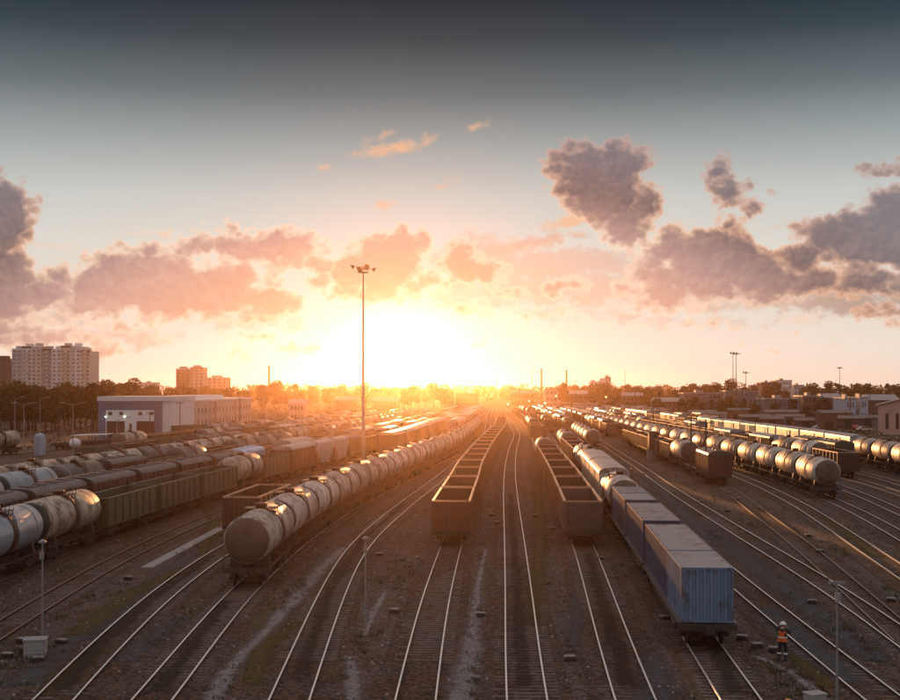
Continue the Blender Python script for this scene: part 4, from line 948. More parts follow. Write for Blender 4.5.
def plain_post(px, Y, h, label, group, r0=.14):
    r = empty('catenary_post'); place(r, px, 0, 0, Y); tag(r, label, 'post', group)
    m = MB(); m.tube((0, 0, 0), (0, 0, h), r0, r0*.7, 8); part(m, 'pole', 'pole_dark', r)
    a = MB(); a.box(-.9, .9, -.05, .05, h-.5, h-.38)
    part(a, 'cross_arm', 'pole_dark', r)
    for q in (-.8, 0, .8): i_ = MB(); i_.lathe([(h-.38, .05), (h-.3, .1), (h-.2, .05), (h-.1, .1), (h-.05, 0)], n=6, axis='z', cx=q); part(i_, 'insulator', 'pole_steel', r)
spots = [(706, 157, 8.4), (691, 170, 8.6), (653, 330, 9), (742, 430, 13), (760, 420, 10), (635, 520, 13), (660, 560, 14), (680, 500, 12), (722, 560, 13), (775, 480, 12), (800, 520, 12), (822, 470, 12), (850, 440, 12), (870, 470, 11), (612, 640, 16), (640, 700, 15), (575, 800, 18), (556, 820, 19), (532, 760, 24), (520, 900, 17), (512, 820, 15), (497, 860, 22), (478, 830, 13), (468, 900, 14), (600, 700, 14), (700, 610, 13), (790, 640, 14), (835, 600, 12), (888, 560, 14), (625, 900, 26),
         (150, 262, 7.5), (180, 275, 9.5), (240, 330, 10), (262, 360, 10), (285, 420, 11), (300, 500, 12), (318, 560, 12), (335, 640, 12), (58, 300, 8), (92, 280, 8)]
for i, (px, Y, h) in enumerate(spots): plain_post(px, Y, h, 'thin dark post, %s of the scattered yard posts counted from the left' % ordw(1+sorted(q[0] for q in spots).index(px)), 'thin posts scattered over the yard', .13 if Y < 300 else .2)
def chimney(px, Y, h, r, label, mat='wall_brick'):
    o = empty('factory_chimney'); place(o, px, 0, 0, Y); tag(o, label, 'chimney')
    m = MB(); m.tube((0, 0, 0), (0, 0, h), r, r*.62, 14); part(m, 'shaft', mat, o)
    c = MB(); c.lathe([(h-1.5, r*.66), (h-1.5, r*.78), (h-.1, r*.76), (h-.1, r*.5)], n=14, axis='z'); part(c, 'rim', 'pole_dark', o)
chimney(269, 1050, 33, 1.3, 'thin chimney above the far trees left of the sun')
chimney(541.5, 1100, 31, 1.1, 'tall thin chimney right of the convergence, left one of two')
chimney(566.5, 1060, 29, 1.1, 'tall thin chimney right of the convergence, right one of two')

# ------------------------------------------------------------------ low things beside the tracks
def cabinet(px, py, w, d, h, label, mat='concrete_white', rz=0.2):
    r = empty('relay_cabinet'); place(r, px, py); r.rotation_euler.z = rz; tag(r, label, 'cabinet')
    m = MB(); m.box(-w/2, w/2, -d/2, d/2, 0, h)
    for k in range(3): m.box(-w/2-.015, w/2+.015, -d/2-.015, d/2+.015, h*(k+1)/4-.02, h*(k+1)/4+.02)
    part(m, 'body', mat, r); t = MB(); t.box(-w/2-.05, w/2+.05, -d/2-.05, d/2+.05, h, h+.06); part(t, 'lid', mat, r)
cabinet(35.5, 656, .95, .8, .78, 'white concrete cabinet at the foot of the lower-left lamp post')
cabinet(653, 459, 1.9, 1.7, 1.5, 'pale concrete base of the small signal cabin', 'concrete', 0)
cabinet(815, 706, .66, .5, .48, 'grey concrete cabinet at the bottom edge near the crossbar post', 'concrete', .3)
def switch_box(px, py, rz, label):
    r = empty('point_machine'); place(r, px, py); r.rotation_euler.z = rz; r.scale = (.72, .72, .72); tag(r, label, 'switch motor', 'low switch motors beside the rails')
    m = MB(); m.box(-.32, .32, -.2, .2, .08, .30); m.box(-.42, .42, -.1, .1, 0, .1); part(m, 'body', 'iron', r)
    l = MB(); l.prism([(-.36, .30), (.36, .30), (.30, .37), (-.30, .37)], -.23, .23); part(l, 'lid', 'box_grey', r)
    q = MB(); q.tube((.3, 0, .15), (1.0, .1, .12), .03, n=5); part(q, 'rod', 'iron', r)
SWB = [(7, 658), (22, 643), (38, 662), (61, 644), (570, 661), (481, 617), (394, 613), (757, 648), (742, 640), (774, 652), (812, 604), (891, 602), (808, 537), (700, 503), (727, 512), (728, 494), (737, 500), (497, 524), (535, 517), (553, 530), (820, 553), (492, 516), (665, 620), (128, 580), (880, 480), (645, 475), (600, 560), (379, 556)]
for i, (px, py) in enumerate(SWB): switch_box(px, py, random.uniform(-.4, .4), 'low dark switch motor, %s of the small boxes counted from the left' % ordw(1+sorted(SWB).index((px, py))))
# the small signal cabin on stilts beside the short train
r = empty('signal_cabin'); place(r, 653, 459); r.location.x += 0.05; tag(r, 'small dark signal cabin over a concrete base by the hopper-led train', 'signal cabin')
m = MB(); m.box(-.85, .85, -.8, .8, 1.62, 4.6); part(m, 'wall', 'box_brown', r)
m = MB(); m.prism([(-1.05, 4.6), (1.05, 4.6), (1.05, 4.72), (0, 5.0), (-1.05, 4.72)], -1, 1); part(m, 'roof', 'roof_dark', r)
m = MB(); m.box(-.5, .5, -.83, -.805, 3.2, 4.1); part(m, 'window', 'glass', r)
# upright round-topped tank and small round vessel in the left yard
r = empty('upright_tank'); place(r, 40, 455); tag(r, 'upright pale blue cylinder tank with domed top in the left yard', 'storage tank')
m = MB(); m.lathe([(0, 1.0), (3.3, 1.0), (3.7, .9), (4.0, .6), (4.15, 0)], n=20, axis='z'); part(m, 'shell', 'wall_paleblue', r)
m = MB(); m.tube((-.3, -1.05, 0), (-.3, -1.05, 3.6), .03, n=4); m.tube((.1, -1.05, 0), (.1, -1.05, 3.6), .03, n=4); part(m, 'ladder', 'iron', r)
r = empty('round_tank'); place(r, 75, 450); tag(r, 'small round white vessel beside the pale roofed shelter on the left', 'storage tank')
m = MB(); m.lathe([(.5, 0), (.55, .6), (.9, 1.05), (1.4, 1.2), (1.9, 1.05), (2.3, .6), (2.4, 0)], n=16, axis='z'); part(m, 'shell', 'wall_white', r)
m = MB(); 
for k in range(4): a = k*math.pi/2+.7; m.tube((.9*math.cos(a), .9*math.sin(a), 0), (.8*math.cos(a), .8*math.sin(a), 1.0), .06, n=5)
part(m, 'leg', 'iron', r)
r = empty('open_shelter'); place(r, 92, 448); tag(r, 'low open shelter with a pale flat roof left of the depot', 'shelter')
m = MB(); m.prism([(-3.9, 2.6), (3.9, 2.9), (3.9, 3.05), (-3.9, 2.75)], -2.5, 2.5); part(m, 'roof', 'wall_white', r)
for sx in (-3.5, 0, 3.5):
    for sy in (-2.2, 2.2): m = MB(); m.tube((sx, sy, 0), (sx, sy, 2.7), .08, n=6); part(m, 'post', 'iron', r)

# ------------------------------------------------------------------ buildings
def windows(root, x0, x1, zs, n, yface, w, h, axis='x', frame='wall_white', mat='glass', maxn=100):
    """each window a part of its own"""
    cnt = 0
    for z in zs:
        for i in range(n):
            if cnt >= maxn: return
            c = x0+(x1-x0)*(i+.5)/n; m = MB()
            if axis == 'x':
                m.box(c-w/2, c+w/2, yface-.05, yface-.004, z, z+h); m.box(c-w/2-.1, c+w/2+.1, yface-.12, yface-.003, z-.12, z-.002)
            else:
                m.box(yface+.004, yface+.05, c-w/2, c+w/2, z, z+h); m.box(yface+.003, yface+.12, c-w/2-.1, c+w/2+.1, z-.12, z-.002)
            part(m, 'window', mat, root); cnt += 1
def block(x0, x1, y0, d, h, wall, label, cat='building', floors=0, cols=0, roof='flat', group=None, name='building', wmat='glass', side=None, roofmat='roof_sheet'):
    r = empty(name, ((x0+x1)/2, y0, 0)); w = (x1-x0)/2; tag(r, label, cat, group)
    m = MB(); m.box(-w, w, 0, d, 0, h); part(m, 'wall', wall, r)
    m = MB()
    if roof == 'flat': 
        m.box(-w-.25, w+.25, -.25, .1, h, h+.6); m.box(-w-.25, w+.25, d-.1, d+.25, h, h+.6); m.box(-w-.25, -w+.1, .1, d-.1, h, h+.6); m.box(w-.1, w+.25, .1, d-.1, h, h+.6); m.box(-w+.1, w-.1, .1, d-.1, h, h+.1)
        m.box(-w*.3, w*.1, d*.3, d*.6, h+.1, h+1.8)
    elif roof == 'gable_x': m.prism([(-.5, h), (d+.5, h), (d/2, h+d*.16)], -w-.4, w+.4, 0, 'yz')
    else: m.prism([(-w-.5, h), (w+.5, h), (0, h+w*.32)], -.4, d+.4)
    part(m, 'roof', roofmat, r)
    if floors:
        fh = h/floors; windows(r, -w+.6, w-.6, [fh*(k+.32) for k in range(floors)], cols, 0, (2*w-1.2)/cols*.55, fh*.42, maxn=60, mat=wmat)
        if side: windows(r, 1, d-1, [fh*(k+.32) for k in range(floors)], side, w, (d-2)/side*.5, fh*.42, axis='y', maxn=36, mat=wmat)
    return r
def bx(px, Y): return (px-450)*Y/F
# blue depot facing the camera
Yd = 305; x0, x1 = bx(98, Yd), bx(162, Yd); r = empty('train_depot', ((x0+x1)/2, Yd, 0)); w = (x1-x0)/2
tag(r, 'blue and white train depot with two dark doorways and two lit lamps', 'depot')
m = MB(); m.box(-w, w, 0, 26, 0, 9.3); part(m, 'wall', 'wall_blue', r)
m = MB(); m.box(-w+2.0, w-2.0, -.12, -.004, 0, 7.0); part(m, 'white_panel', 'wall_white', r)
m = MB(); m.box(-w-.1, w+2.9, -.3, 26.2, 9.3, 10.5); part(m, 'parapet', 'wall_white', r)
m = MB(); m.box(w+.003, w+2.7, .3, 26, 0, 9.3); part(m, 'side_wing', 'wall_white', r)
for k, cx_ in enumerate((-3.6, 4.0)):
    m = MB(); m.box(cx_-2.3, cx_+2.3, -.16, -.13, 0, 4.2); part(m, 'doorway', 'doorway', r)
    for q in (-1.4, 1.4):
        m = MB(); m.box(cx_+q-.5, cx_+q+.5, -.17, -.13, 5.7, 6.6); part(m, 'window', 'glass', r)
m = MB(); m.box(-.15, .5, -.17, -.13, 1.2, 3.6); part(m, 'window', 'glass', r)
for cx_ in (-6.2, -1.3):
    m = MB(); m.box(cx_-.09, cx_+.09, -.4, -.15, 5.25, 5.42); part(m, 'lamp', 'lamp_on', r)
# long pink hall running away from the camera
x1 = -76.4; r = empty('long_hall', (x1-9, 330, 0)); tag(r, 'long low pink rendered hall with two rows of small windows beside the depot', 'hall')
m = MB(); m.box(-1.5, 9, 0, 132, 0, 8.6); part(m, 'wall', 'wall_pink', r)
m = MB(); m.box(-1.7, 9.2, -.2, 132.2, 8.6, 9.2); part(m, 'parapet', 'wall_white', r)
for j in range(2):
    windows(r, 3, 129, [1.4+3.6*j], 22, 9, 1.3, 1.5, axis='y', mat='doorway')
for q in (26, 60, 96): m = MB(); m.box(9.004, 9.25, q-.3, q+.3, 0, 8.6); part(m, 'downpipe', 'wall_dark', r)
m = MB(); m.box(0, 6, 30, 90, 9.2, 10.4); part(m, 'roof_monitor', 'wall_white', r)
# apartment tower block
Ya = 620
def tower(pxl, pxr, Y, h, walls, label, storeys, cols, stacks=True, d=16):
    x0, x1 = bx(pxl, Y), bx(pxr, Y); r = empty('apartment_block', ((x0+x1)/2, Y, 0)); w = (x1-x0)/2; tag(r, label, 'apartment block')
    n = len(walls); sw = 2*w/n
    for i, (wm, dz, dy) in enumerate(walls):
        m = MB(); a = -w+i*sw; m.box(a+(.01 if i else 0), a+sw, dy, d, 0, h+dz); part(m, 'wall', wm, r)
        m = MB(); m.box(a+sw*.2, a+sw*.7, dy+3, dy+8, h+dz, h+dz+1.7); part(m, 'roof_house', wm, r)
        m = MB(); m.box(a, a+sw, dy-.2, dy-.004, h+dz-.7, h+dz+.3); part(m, 'cornice', 'wall_dark' if i % 2 else 'wall_white', r)
    fh = h/storeys; cnt = 0; rest = MB()
    for k in range(storeys):
        for i, (wm, dz, dy) in enumerate(walls):
            a = -w+i*sw
            for c in range(cols):
                cc = a+sw*(c+.5)/cols; wb = (cc-.6, cc+.6, dy-.06, dy-.004, h-fh*(k+.75), h-fh*(k+.28)); cnt += 1
                if cnt <= 96: m = MB(); m.box(*wb); part(m, 'window', 'glass', r)
                else: rest.box(*wb)
    if rest.v: part(rest, 'lower_windows', 'glass', r)['kind'] = 'stuff'
    if stacks:
        for i, (wm, dz, dy) in enumerate(walls):
            if i % 2 == 0: continue
            m = MB(); a = -w+i*sw
            for k in range(storeys): m.box(a+sw*.30, a+sw*.72, dy-1.2, dy-.01, h-fh*(k+.98), h-fh*(k+.55))
            part(m, 'balcony_stack', 'wall_beige', r)
    return r
tower(12, 90, Ya, 33.0, [('wall_grey', 0, 0), ('wall_white', 1.2, .6), ('wall_beige', 1.5, 0), ('wall_grey', 0, 1.2), ('wall_white', 0, 1.2), ('wall_beige', 1.5, 0), ('wall_white', 1.5, .6), ('wall_beige', -1.0, 0)], 'tall pale apartment block with stepped roofline over the left trees', 16, 2)
tower(-30, 10, 640, 27.5, [('wall_brick', 0, 0), ('wall_dark', 1, 1)], 'dark brick apartment block cut by the left edge', 12, 3, False)
tower(176, 203, 900, 27.5, [('wall_brick', 0, 0), ('wall_pink', 1, 1)], 'brownish square tower block above the pink hall', 11, 3, False)
tower(207, 227, 960, 21.5, [('wall_pink', 0, 0)], 'smaller pinkish tower block right of the brown tower', 8, 4, False)
tower(590, 598, 940, 18, [('wall_white', 0, 0)], 'slim white tower right of the chimneys', 6, 2, False, 10)
tower(600, 611, 930, 20.5, [('wall_grey', -1.5, 0), ('wall_grey', 1, .5)], 'grey-blue twin tower beside the slim white tower', 7, 2, False, 12)
# brick depot at the right edge
xl = bx(878, 325); r = empty('brick_shed', (xl, 325, 0), -.36); tag(r, 'pink brick shed with tall narrow windows and metal roof at the right edge', 'shed')
m = MB(); m.box(0, 26, 0, 22, 0, 7.9); m.prism([(0, 7.9), (26, 7.9), (13, 11.4)], .02, 21.98); part(m, 'wall', 'wall_salmon', r)
m = MB(); m.prism([(-.8, 7.75), (13, 11.45), (26.8, 7.75), (26.8, 8.0), (13, 11.75), (-.8, 8.0)], -.6, 22.6); part(m, 'roof', 'roof_sheet', r)
for k in range(9):
    m = MB(); c = 2.3+k*2.6; m.box(c-.4, c+.4, -.04, -.004, 1.6, 5.8); part(m, 'window', 'doorway', r)
# town on the right
TB_ = [(655, 682, 560, 12, 6.5, 'wall_town_red', 2, 6, 'gable_x', 'long reddish two-storey house left of the mast pair'),
 (684, 722, 610, 14, 10, 'wall_town', 3, 9, 'flat', 'long slate grey block behind the yard, left of the mast pair'),
 (726, 758, 650, 14, 11, 'wall_town', 3, 7, 'flat', 'grey three-storey block behind the mast pair'),
 (762, 775, 880, 16, 17, 'wall_dark', 5, 4, 'flat', 'dark high block just left of the white one'),
 (776, 792, 900, 16, 18.5, 'wall_white', 5, 5, 'flat', 'white high block above the trees on the right'),
 (794, 804, 910, 14, 15, 'wall_paleblue', 4, 3, 'flat', 'pale blue block beside the white high block'),
 (765, 800, 500, 14, 8, 'wall_town', 2, 8, 'flat', 'low grey block under the white high block'),
 (803, 822, 520, 14, 9, 'wall_town_red', 3, 4, 'flat', 'reddish three-storey house in the middle of the right town'),
 (824, 842, 510, 12, 8.6, 'wall_dark', 2, 5, 'gable_x', 'dark gabled house left of the pale blue facades'),
 (845, 856, 450, 14, 8.6, 'wall_paleblue', 2, 3, 'flat', 'pale blue facade, left one of two near the brick shed'),
 (860, 868, 452, 14, 8.8, 'wall_paleblue', 2, 2, 'flat', 'narrow pale blue facade, right one of two near the brick shed'),
 (870, 900, 470, 14, 8.0, 'wall_town_red', 2, 8, 'gable_x', 'brown gabled house behind the brick shed roof'),
 (618, 650, 760, 14, 8, 'wall_town_red', 2, 8, 'gable_x', 'low brick hall right of the grey twin tower'),
 (560, 588, 800, 16, 9, 'wall_dark', 2, 6, 'gable_x', 'dark low hall left of the slim white tower'),
 (545, 558, 760, 12, 12, 'wall_beige', 3, 3, 'flat', 'small bright beige building under the thin chimneys'),
 (512, 535, 950, 12, 9, 'wall_brick', 2, 5, 'gable_x', 'hazy low hall just right of the converging tracks'),
 (456, 478, 860, 14, 9, 'wall_town_red', 3, 5, 'flat', 'hazy pinkish block left of the converging tracks'),
 (440, 454, 900, 14, 12, 'wall_brick', 3, 4, 'gable', 'hazy reddish house left of the pinkish block'),
 (372, 398, 620, 14, 6, 'wall_town_red', 2, 6, 'gable_x', 'low dark house in the orange glow by the mast'),
 (335, 358, 560, 12, 7, 'wall_brick', 2, 6, 'gable_x', 'low brick house in the glow left of the mast'),
 (289, 305, 470, 12, 6.5, 'wall_pink', 2, 4, 'gable_x', 'small pinkish house behind the left yard rows'),
 (140, 156, 1050, 14, 17.5, 'wall_white', 4, 4, 'flat', 'white roof block peeping over the trees right of the apartment block')]
for (a, b, Y, d, h, wm, fl, cl, rf, lab) in TB_: block(bx(a, Y), bx(b, Y), Y, d, h, wm, lab, 'building', fl, cl, rf)
# low sheds and goods along the right yard edge
SH = [(668, 430, 9, 3.2, 'wall_white'), (690, 420, 6, 2.6, 'wall_beige'), (700, 455, 12, 3.5, 'wall_grey'), (716, 440, 7, 3, 'wall_white'), (755, 400, 10, 3, 'wall_dark'), (772, 380, 7, 2.8, 'wall_beige'), (790, 395, 9, 3.2, 'wall_grey'), (805, 370, 6, 2.6, 'wall_dark'), (826, 365, 5, 5, 'wall_beige'), (846, 380, 10, 3, 'wall_dark'), (866, 390, 7, 3, 'wall_grey'), (780, 430, 12, 4, 'wall_brick'), (735, 470, 12, 4, 'wall_brick'), (655, 480, 9, 4, 'wall_dark'), (835, 420, 10, 4, 'wall_brick'), (585, 640, 12, 4, 'wall_white'), (562, 680, 9, 4, 'wall_beige'), (635, 560, 12, 4, 'wall_beige')]
for i, (px, Y, wd, h, wm) in enumerate(SH):
    x = bx(px, Y); r = empty('yard_shed', (x, Y, 0)); r.rotation_euler.z = random.uniform(-.3, .3)
    tag(r, 'low yard shed, %s from the left along the right yard edge' % ordw(1+sorted(q[0] for q in SH).index(px)), 'shed', 'low sheds along the right yard edge')
    m = MB(); m.box(-wd/2, wd/2, -2.5, 2.5, 0, h); part(m, 'wall', {'wall_white': 'wall_grey', 'wall_beige': 'wall_town_red', 'wall_grey': 'wall_town'}.get(wm, wm), r)
    m = MB(); m.prism([(-3, h), (3, h), (3, h+.15), (0, h+1.0), (-3, h+.15)], -wd/2-.3, wd/2+.3, 0, 'yz'); part(m, 'roof', 'roof_dark', r)
    m = MB(); m.box(-1.2, 1.2, -2.54, -2.504, 0, min(2.6, h-.2)); part(m, 'door', 'doorway', r)
# parked cars and vans
def car_proto():
    r = empty('parked_car')
    m = MB(); m.prism([(-2.1, .35), (2.1, .35), (2.15, .75), (1.9, .92), (1.1, 1.0), (.6, 1.42), (-.9, 1.46), (-1.6, 1.02), (-2.05, .95), (-2.15, .6)], -.85, .85, 0, 'xz'); part(m, 'body', 'car_dark', r)
    m = MB()
    for s in (-1, 1): m.prism([(-1.45, 1.02), (.98, 1.02), (.55, 1.36), (-.88, 1.40)], s*.853-.006, s*.853+.006)
    part(m, 'window', 'glass', r)
    for a in (-1.35, 1.35):
        for s in (-1, 1): m = MB(); m.lathe([(-.1, .0), (-.1, .28), (-.06, .33), (.06, .33), (.1, .28), (.1, 0)], cz=.33, cx=a, cy_=s*.78, n=12, axis='y'); part(m, 'wheel', 'rubber', r)
    return r
cp = car_proto(); first = True; NC = 42
cars = []
for i in range(NC):
    Y = random.choice([352, 366, 388, 412, 436]); cars.append((662+ (i+.5)*(872-662)/NC, Y+random.uniform(-2, 2)))
for i, (px, Y) in enumerate(cars):
    o = cp if i == 0 else copy_tree(cp); x = bx(px, Y)
    if x < 88: x += 6
    o.location = (x, Y, 0); o.rotation_euler.z = random.choice([0, 0.2, 1.5, 3.0])
    c = random.choice(['car_dark', 'car_white', 'car_silver', 'car_red', 'car_white'])
    paint_tree(o, {'car_dark': c}) if c != 'car_dark' else None
    tag(o, '%s car, %s from the left among cars parked beyond the cream vans' % (c.split('_')[1], ordw(i+1)), 'car', 'cars parked beyond the right yard')
# lit yard lamps far off
for i, (px, py, Y) in enumerate([(529, 401, 700), (556, 396, 720), (545, 403, 560), (606, 397, 700), (508, 404, 640)]):
    h = CAMZ-(py-HOR)*Y/F; r = empty('yard_lamp', (bx(px, Y), Y, 0)); tag(r, 'small lit yard lamp, %s from the left near the converging tracks' % ordw(1+sorted([529, 556, 545, 606, 508]).index(px)), 'lamp', 'lit yard lamps far off')
    m = MB(); m.tube((0, 0, 0), (0, 0, h-.3), .12, .08, 6); part(m, 'pole', 'pole_dark', r); m = MB(); m.lathe([(-.35, 0), (-.25, .4), (.25, .4), (.35, 0)], cz=0, n=8, axis='z'); q = part(m, 'lamp_head', 'lamp_warm', r); q.location.z = h

# ------------------------------------------------------------------ trees
def crown_mesh(seed, h, rad, mat, leaves=1500, leaf=.5, lobes=9, slim=1.0):
    rr = random.Random(seed); m = MB()
    L = []
    for i in range(lobes):
        a = rr.uniform(0, 2*math.pi); zz = rr.uniform(.30, .93); q = rad*rr.uniform(.2, .72)*(1.25-zz*.7)
        L.append((q*math.cos(a), q*math.sin(a), h*zz, rad*rr.uniform(.28, .52)*slim))
    L.append((0, 0, h*.86, rad*.42)); L.append((0, 0, h*.6, rad*.6))
    vs = []; fs = []
    for k in range(leaves):
        cx, cy_, cz, rr_ = rr.choice(L)
        u = rr.uniform(-1, 1); t = rr.uniform(0, 2*math.pi); q = rr_*(rr.uniform(.45, 1.0)**.5)*(1+rr.gauss(0, .10)); s_ = math.sqrt(1-u*u)
        p_ = Vector((cx+q*s_*math.cos(t), cy_+q*s_*math.sin(t), cz+q*u*.85))
        n = Vector((rr.gauss(0, 1), rr.gauss(0, 1), rr.gauss(0, 1))).normalized(); a = n.orthogonal().normalized(); b = n.cross(a)
        z = leaf*rr.uniform(.6, 1.3); o = len(vs)
        vs += [p_-a*z*.5, p_+b*z*.38, p_+a*z*.5, p_-b*z*.38]; fs.append((o, o+1, o+2, o+3))
    m.add(vs, fs); return m.mesh('crown', mat)
def trunk_mesh(seed, h, r0):
    rr = random.Random(seed); m = MB(); pts = [Vector((0, 0, 0))]
    for k in range(1, 6): pts.append(Vector((rr.uniform(-.2, .2)*k*.3, rr.uniform(-.2, .2)*k*.3, h*.8*k/5)))
    for i in range(5): m.tube(pts[i], pts[i+1], r0*(1-i*.17), r0*(1-(i+1)*.17), 7, caps=False)
    for k in range(7):
        b = pts[2+k % 3]; a = rr.uniform(0, 6.28); q = h*.24; m.tube(b, b+Vector((q*math.cos(a), q*math.sin(a), q*.9)), r0*.4, r0*.1, 5, caps=False)
    return m.mesh('trunk', 'bark')
TV = []
for k in range(7):
    mt = ['leaf_dark', 'leaf_mid', 'leaf_dark', 'leaf_mid', 'leaf_warm', 'leaf_dark', 'leaf_warm'][k]
    slim = .75 if k == 5 else 1; hh = 10.0
    TV.append((crown_mesh(100+k, hh, 3.6 if k != 5 else 2.2, mt, 2200, .55, 10+k % 4, slim), trunk_mesh(50+k, hh, .26)))
def tree(x, y, h, v, label, group, name='tree'):
    r = empty(name, (x, y, 0), random.uniform(0, 6.28)); s_ = h/10.0; r.scale = (s_*random.uniform(.95, 1.25), s_*random.uniform(.95, 1.25), s_)
    for nm, me in (('crown', TV[v][0]), ('trunk', TV[v][1])): o = bpy.data.objects.new(nm, me); COL.objects.link(o); o.parent = r
    tag(r, label, 'tree', group)
def grove(items, what, group):
    it = sorted(items, key=lambda q: q[0]/q[1])
    for i, (x, y, h) in enumerate(it): tree(x, y, h, random.randrange(7), 'leafy tree, %s from the left %s' % (ordw(i+1), what), group)
g1_ = []
for i in range(44):
    Y = random.uniform(335, 470); px = -35+i*3.15+random.uniform(-2, 2); g1_.append((bx(px, Y), Y, random.uniform(10.5, 14.2)+(Y-335)*.004))
grove(g1_, 'in the dark wood behind the left yard', 'trees of the dark wood on the left')
grove([(bx(106, 520), 520, 17), (bx(134, 530), 530, 16.2), (bx(104, 540), 540, 15)], 'of three taller treetops right of the apartment block', 'tall treetops by the apartment block')
g2_ = []
for i in range(46):
    px = 100+i*7.2+random.uniform(-3, 3); Y = random.uniform(640, 860); g2_.append((bx(px, Y), Y, random.uniform(11.5, 16.5)))
grove(g2_, 'in the tree belt under the sun', 'trees of the belt under the sun')
g3_ = []
for i in range(52):
    px = 560+i*6.8+random.uniform(-3, 3); Y = random.uniform(700, 1000); g3_.append((bx(px, Y), Y, random.uniform(12, 17.5)))
grove(g3_, 'in the tree belt behind the right town', 'trees of the belt behind the right town')
g4_ = []
for i in range(58):
    px = 600+i*5+random.uniform(-4, 4); Y = random.uniform(440, 640); x = bx(px, Y); g4_.append((x, Y, random.uniform(4.5, 9)))
grove(g4_, 'among the houses on the right', 'small trees among the houses on the right')
tree(bx(434, 760), 760, 17, 1, 'broad tree standing out of the glow left of the converging tracks', None)
tree(bx(442, 770), 770, 13.5, 2, 'lower tree right of the broad tree in the glow', None)
# far wood to the horizon
def far_wood():
    rr = random.Random(5); vs = []; fs = []
    for k in range(900):
        a = rr.uniform(-.52, .52); Y = rr.uniform(1120, 2150); x = math.tan(a)*Y
        if 1 < (x/Y*F+450 - 395) < 60: pass
        h = rr.uniform(10, 19); rad = rr.uniform(5, 9)
        for j in range(64):
            u = rr.uniform(-1, 1); t = rr.uniform(0, 6.28); q = rr.uniform(.5, 1)**.4; s_ = math.sqrt(1-u*u)
            p_ = Vector((x+rad*q*s_*math.cos(t), Y+rad*q*s_*math.sin(t), h*.55+h*.45*q*u))
            n = Vector((rr.gauss(0, 1), rr.gauss(0, 1), rr.gauss(0, 1))).normalized(); aa = n.orthogonal().normalized(); b = n.cross(aa); z = rr.uniform(1.6, 3.4); o = len(vs)
            vs += [p_-aa*z*.5, p_+b*z*.4, p_+aa*z*.5, p_-b*z*.4]; fs.append((o, o+1, o+2, o+3))
    m = MB(); m.add(vs, fs); o = m.build('distant_wood', 'leaf_mid'); o['kind'] = 'stuff'; o['label'] = 'hazy belt of woodland along the whole horizon'
far_wood()
# scrub and tufts between the far tracks
def scrub():
    rr = random.Random(9); vs = []; fs = []
    for k in range(2600):
        Y = rr.uniform(230, 1000); px = rr.uniform(-30, 930); x = bx(px, Y)
        xr = TRK['T19'].X(min(Y, 770)); xl = TRK['D4'].X(min(Y, 770))
        if xl-4 < x < xr+6: continue
        if Y > 330 and x < -70: pass
        for j in range(9):
            p_ = Vector((x+rr.gauss(0, .9), Y+rr.gauss(0, .9), rr.uniform(.1, 1.1))); n = Vector((rr.gauss(0, 1), rr.gauss(0, 1), rr.gauss(0, .4))).normalized(); aa = n.orthogonal().normalized(); b = n.cross(aa); z = rr.uniform(.4, .9); o = len(vs)
            vs += [p_-aa*z*.5, p_+b*z*.4, p_+aa*z*.5, p_-b*z*.4]; fs.append((o, o+1, o+2, o+3))
    m = MB(); m.add(vs, fs); o = m.build('scrub', 'leaf_warm'); o['kind'] = 'stuff'; o['label'] = 'low scrub growing on the waste ground around the yard'
scrub()

# weeds and loose litter between the near tracks
def near_stuff():
    rr = random.Random(21); paths = [TRK[k] for k in TRK]
    def clear(x, y, g): return all(not (q.y0 <= y <= q.y1) or abs(q.X(y)-x) > g for q in paths)
    vs = []; fs = []
    n = 0
    while n < 1500:
        Y = 40*(4.6**rr.random()); x = rr.uniform(-.42, .42)*Y
        if not clear(x, Y, 1.9) or math.sin(x*.9+Y*.13)+math.sin(Y*.31-x*.5) < rr.uniform(-.6, 1.6): continue
        n += 1; s_ = rr.uniform(.5, 1.2)
        for j in range(9):
            a = rr.uniform(0, 6.28); b = Vector((x+rr.gauss(0, .16)*s_, Y+rr.gauss(0, .16)*s_, 0)); w = rr.uniform(.02, .05); h = rr.uniform(.06, .24)*s_
            t_ = b+Vector((rr.gauss(0, .08), rr.gauss(0, .08), h)); u = Vector((math.cos(a)*w, math.sin(a)*w, 0)); o = len(vs)
            vs += [b-u, b+u, t_+u*.3, t_-u*.3]; fs.append((o, o+1, o+2, o+3))
    m = MB(); m.add(vs, fs); o = m.build('weeds', 'dry_weed'); o['kind'] = 'stuff'; o['label'] = 'sparse weeds growing in the gravel between the near tracks'
    m = MB()
    for k in range(1500):
        Y = 42*(4.0**rr.random()); x = rr.uniform(-.42, .42)*Y; s_ = rr.uniform(.035, .11)
        if not clear(x, Y, 1.1): continue
        pts = [Vector((rr.uniform(.6, 1)*math.cos(i*1.257), rr.uniform(.6, 1)*math.sin(i*1.257), 0))*s_ for i in range(5)]; c = Vector((x, Y, 0)); z = .02+s_*.7
        m.add([c+p_ for p_ in pts]+[c+p_*.55+Vector((0, 0, z)) for p_ in pts], [(i, (i+1) % 5, 5+(i+1) % 5, 5+i) for i in range(5)]+[(5, 6, 7, 8, 9)])
    o = m.build('loose_stones', 'concrete'); o['kind'] = 'stuff'; o['label'] = 'loose pale stones scattered on the gravel'
near_stuff()

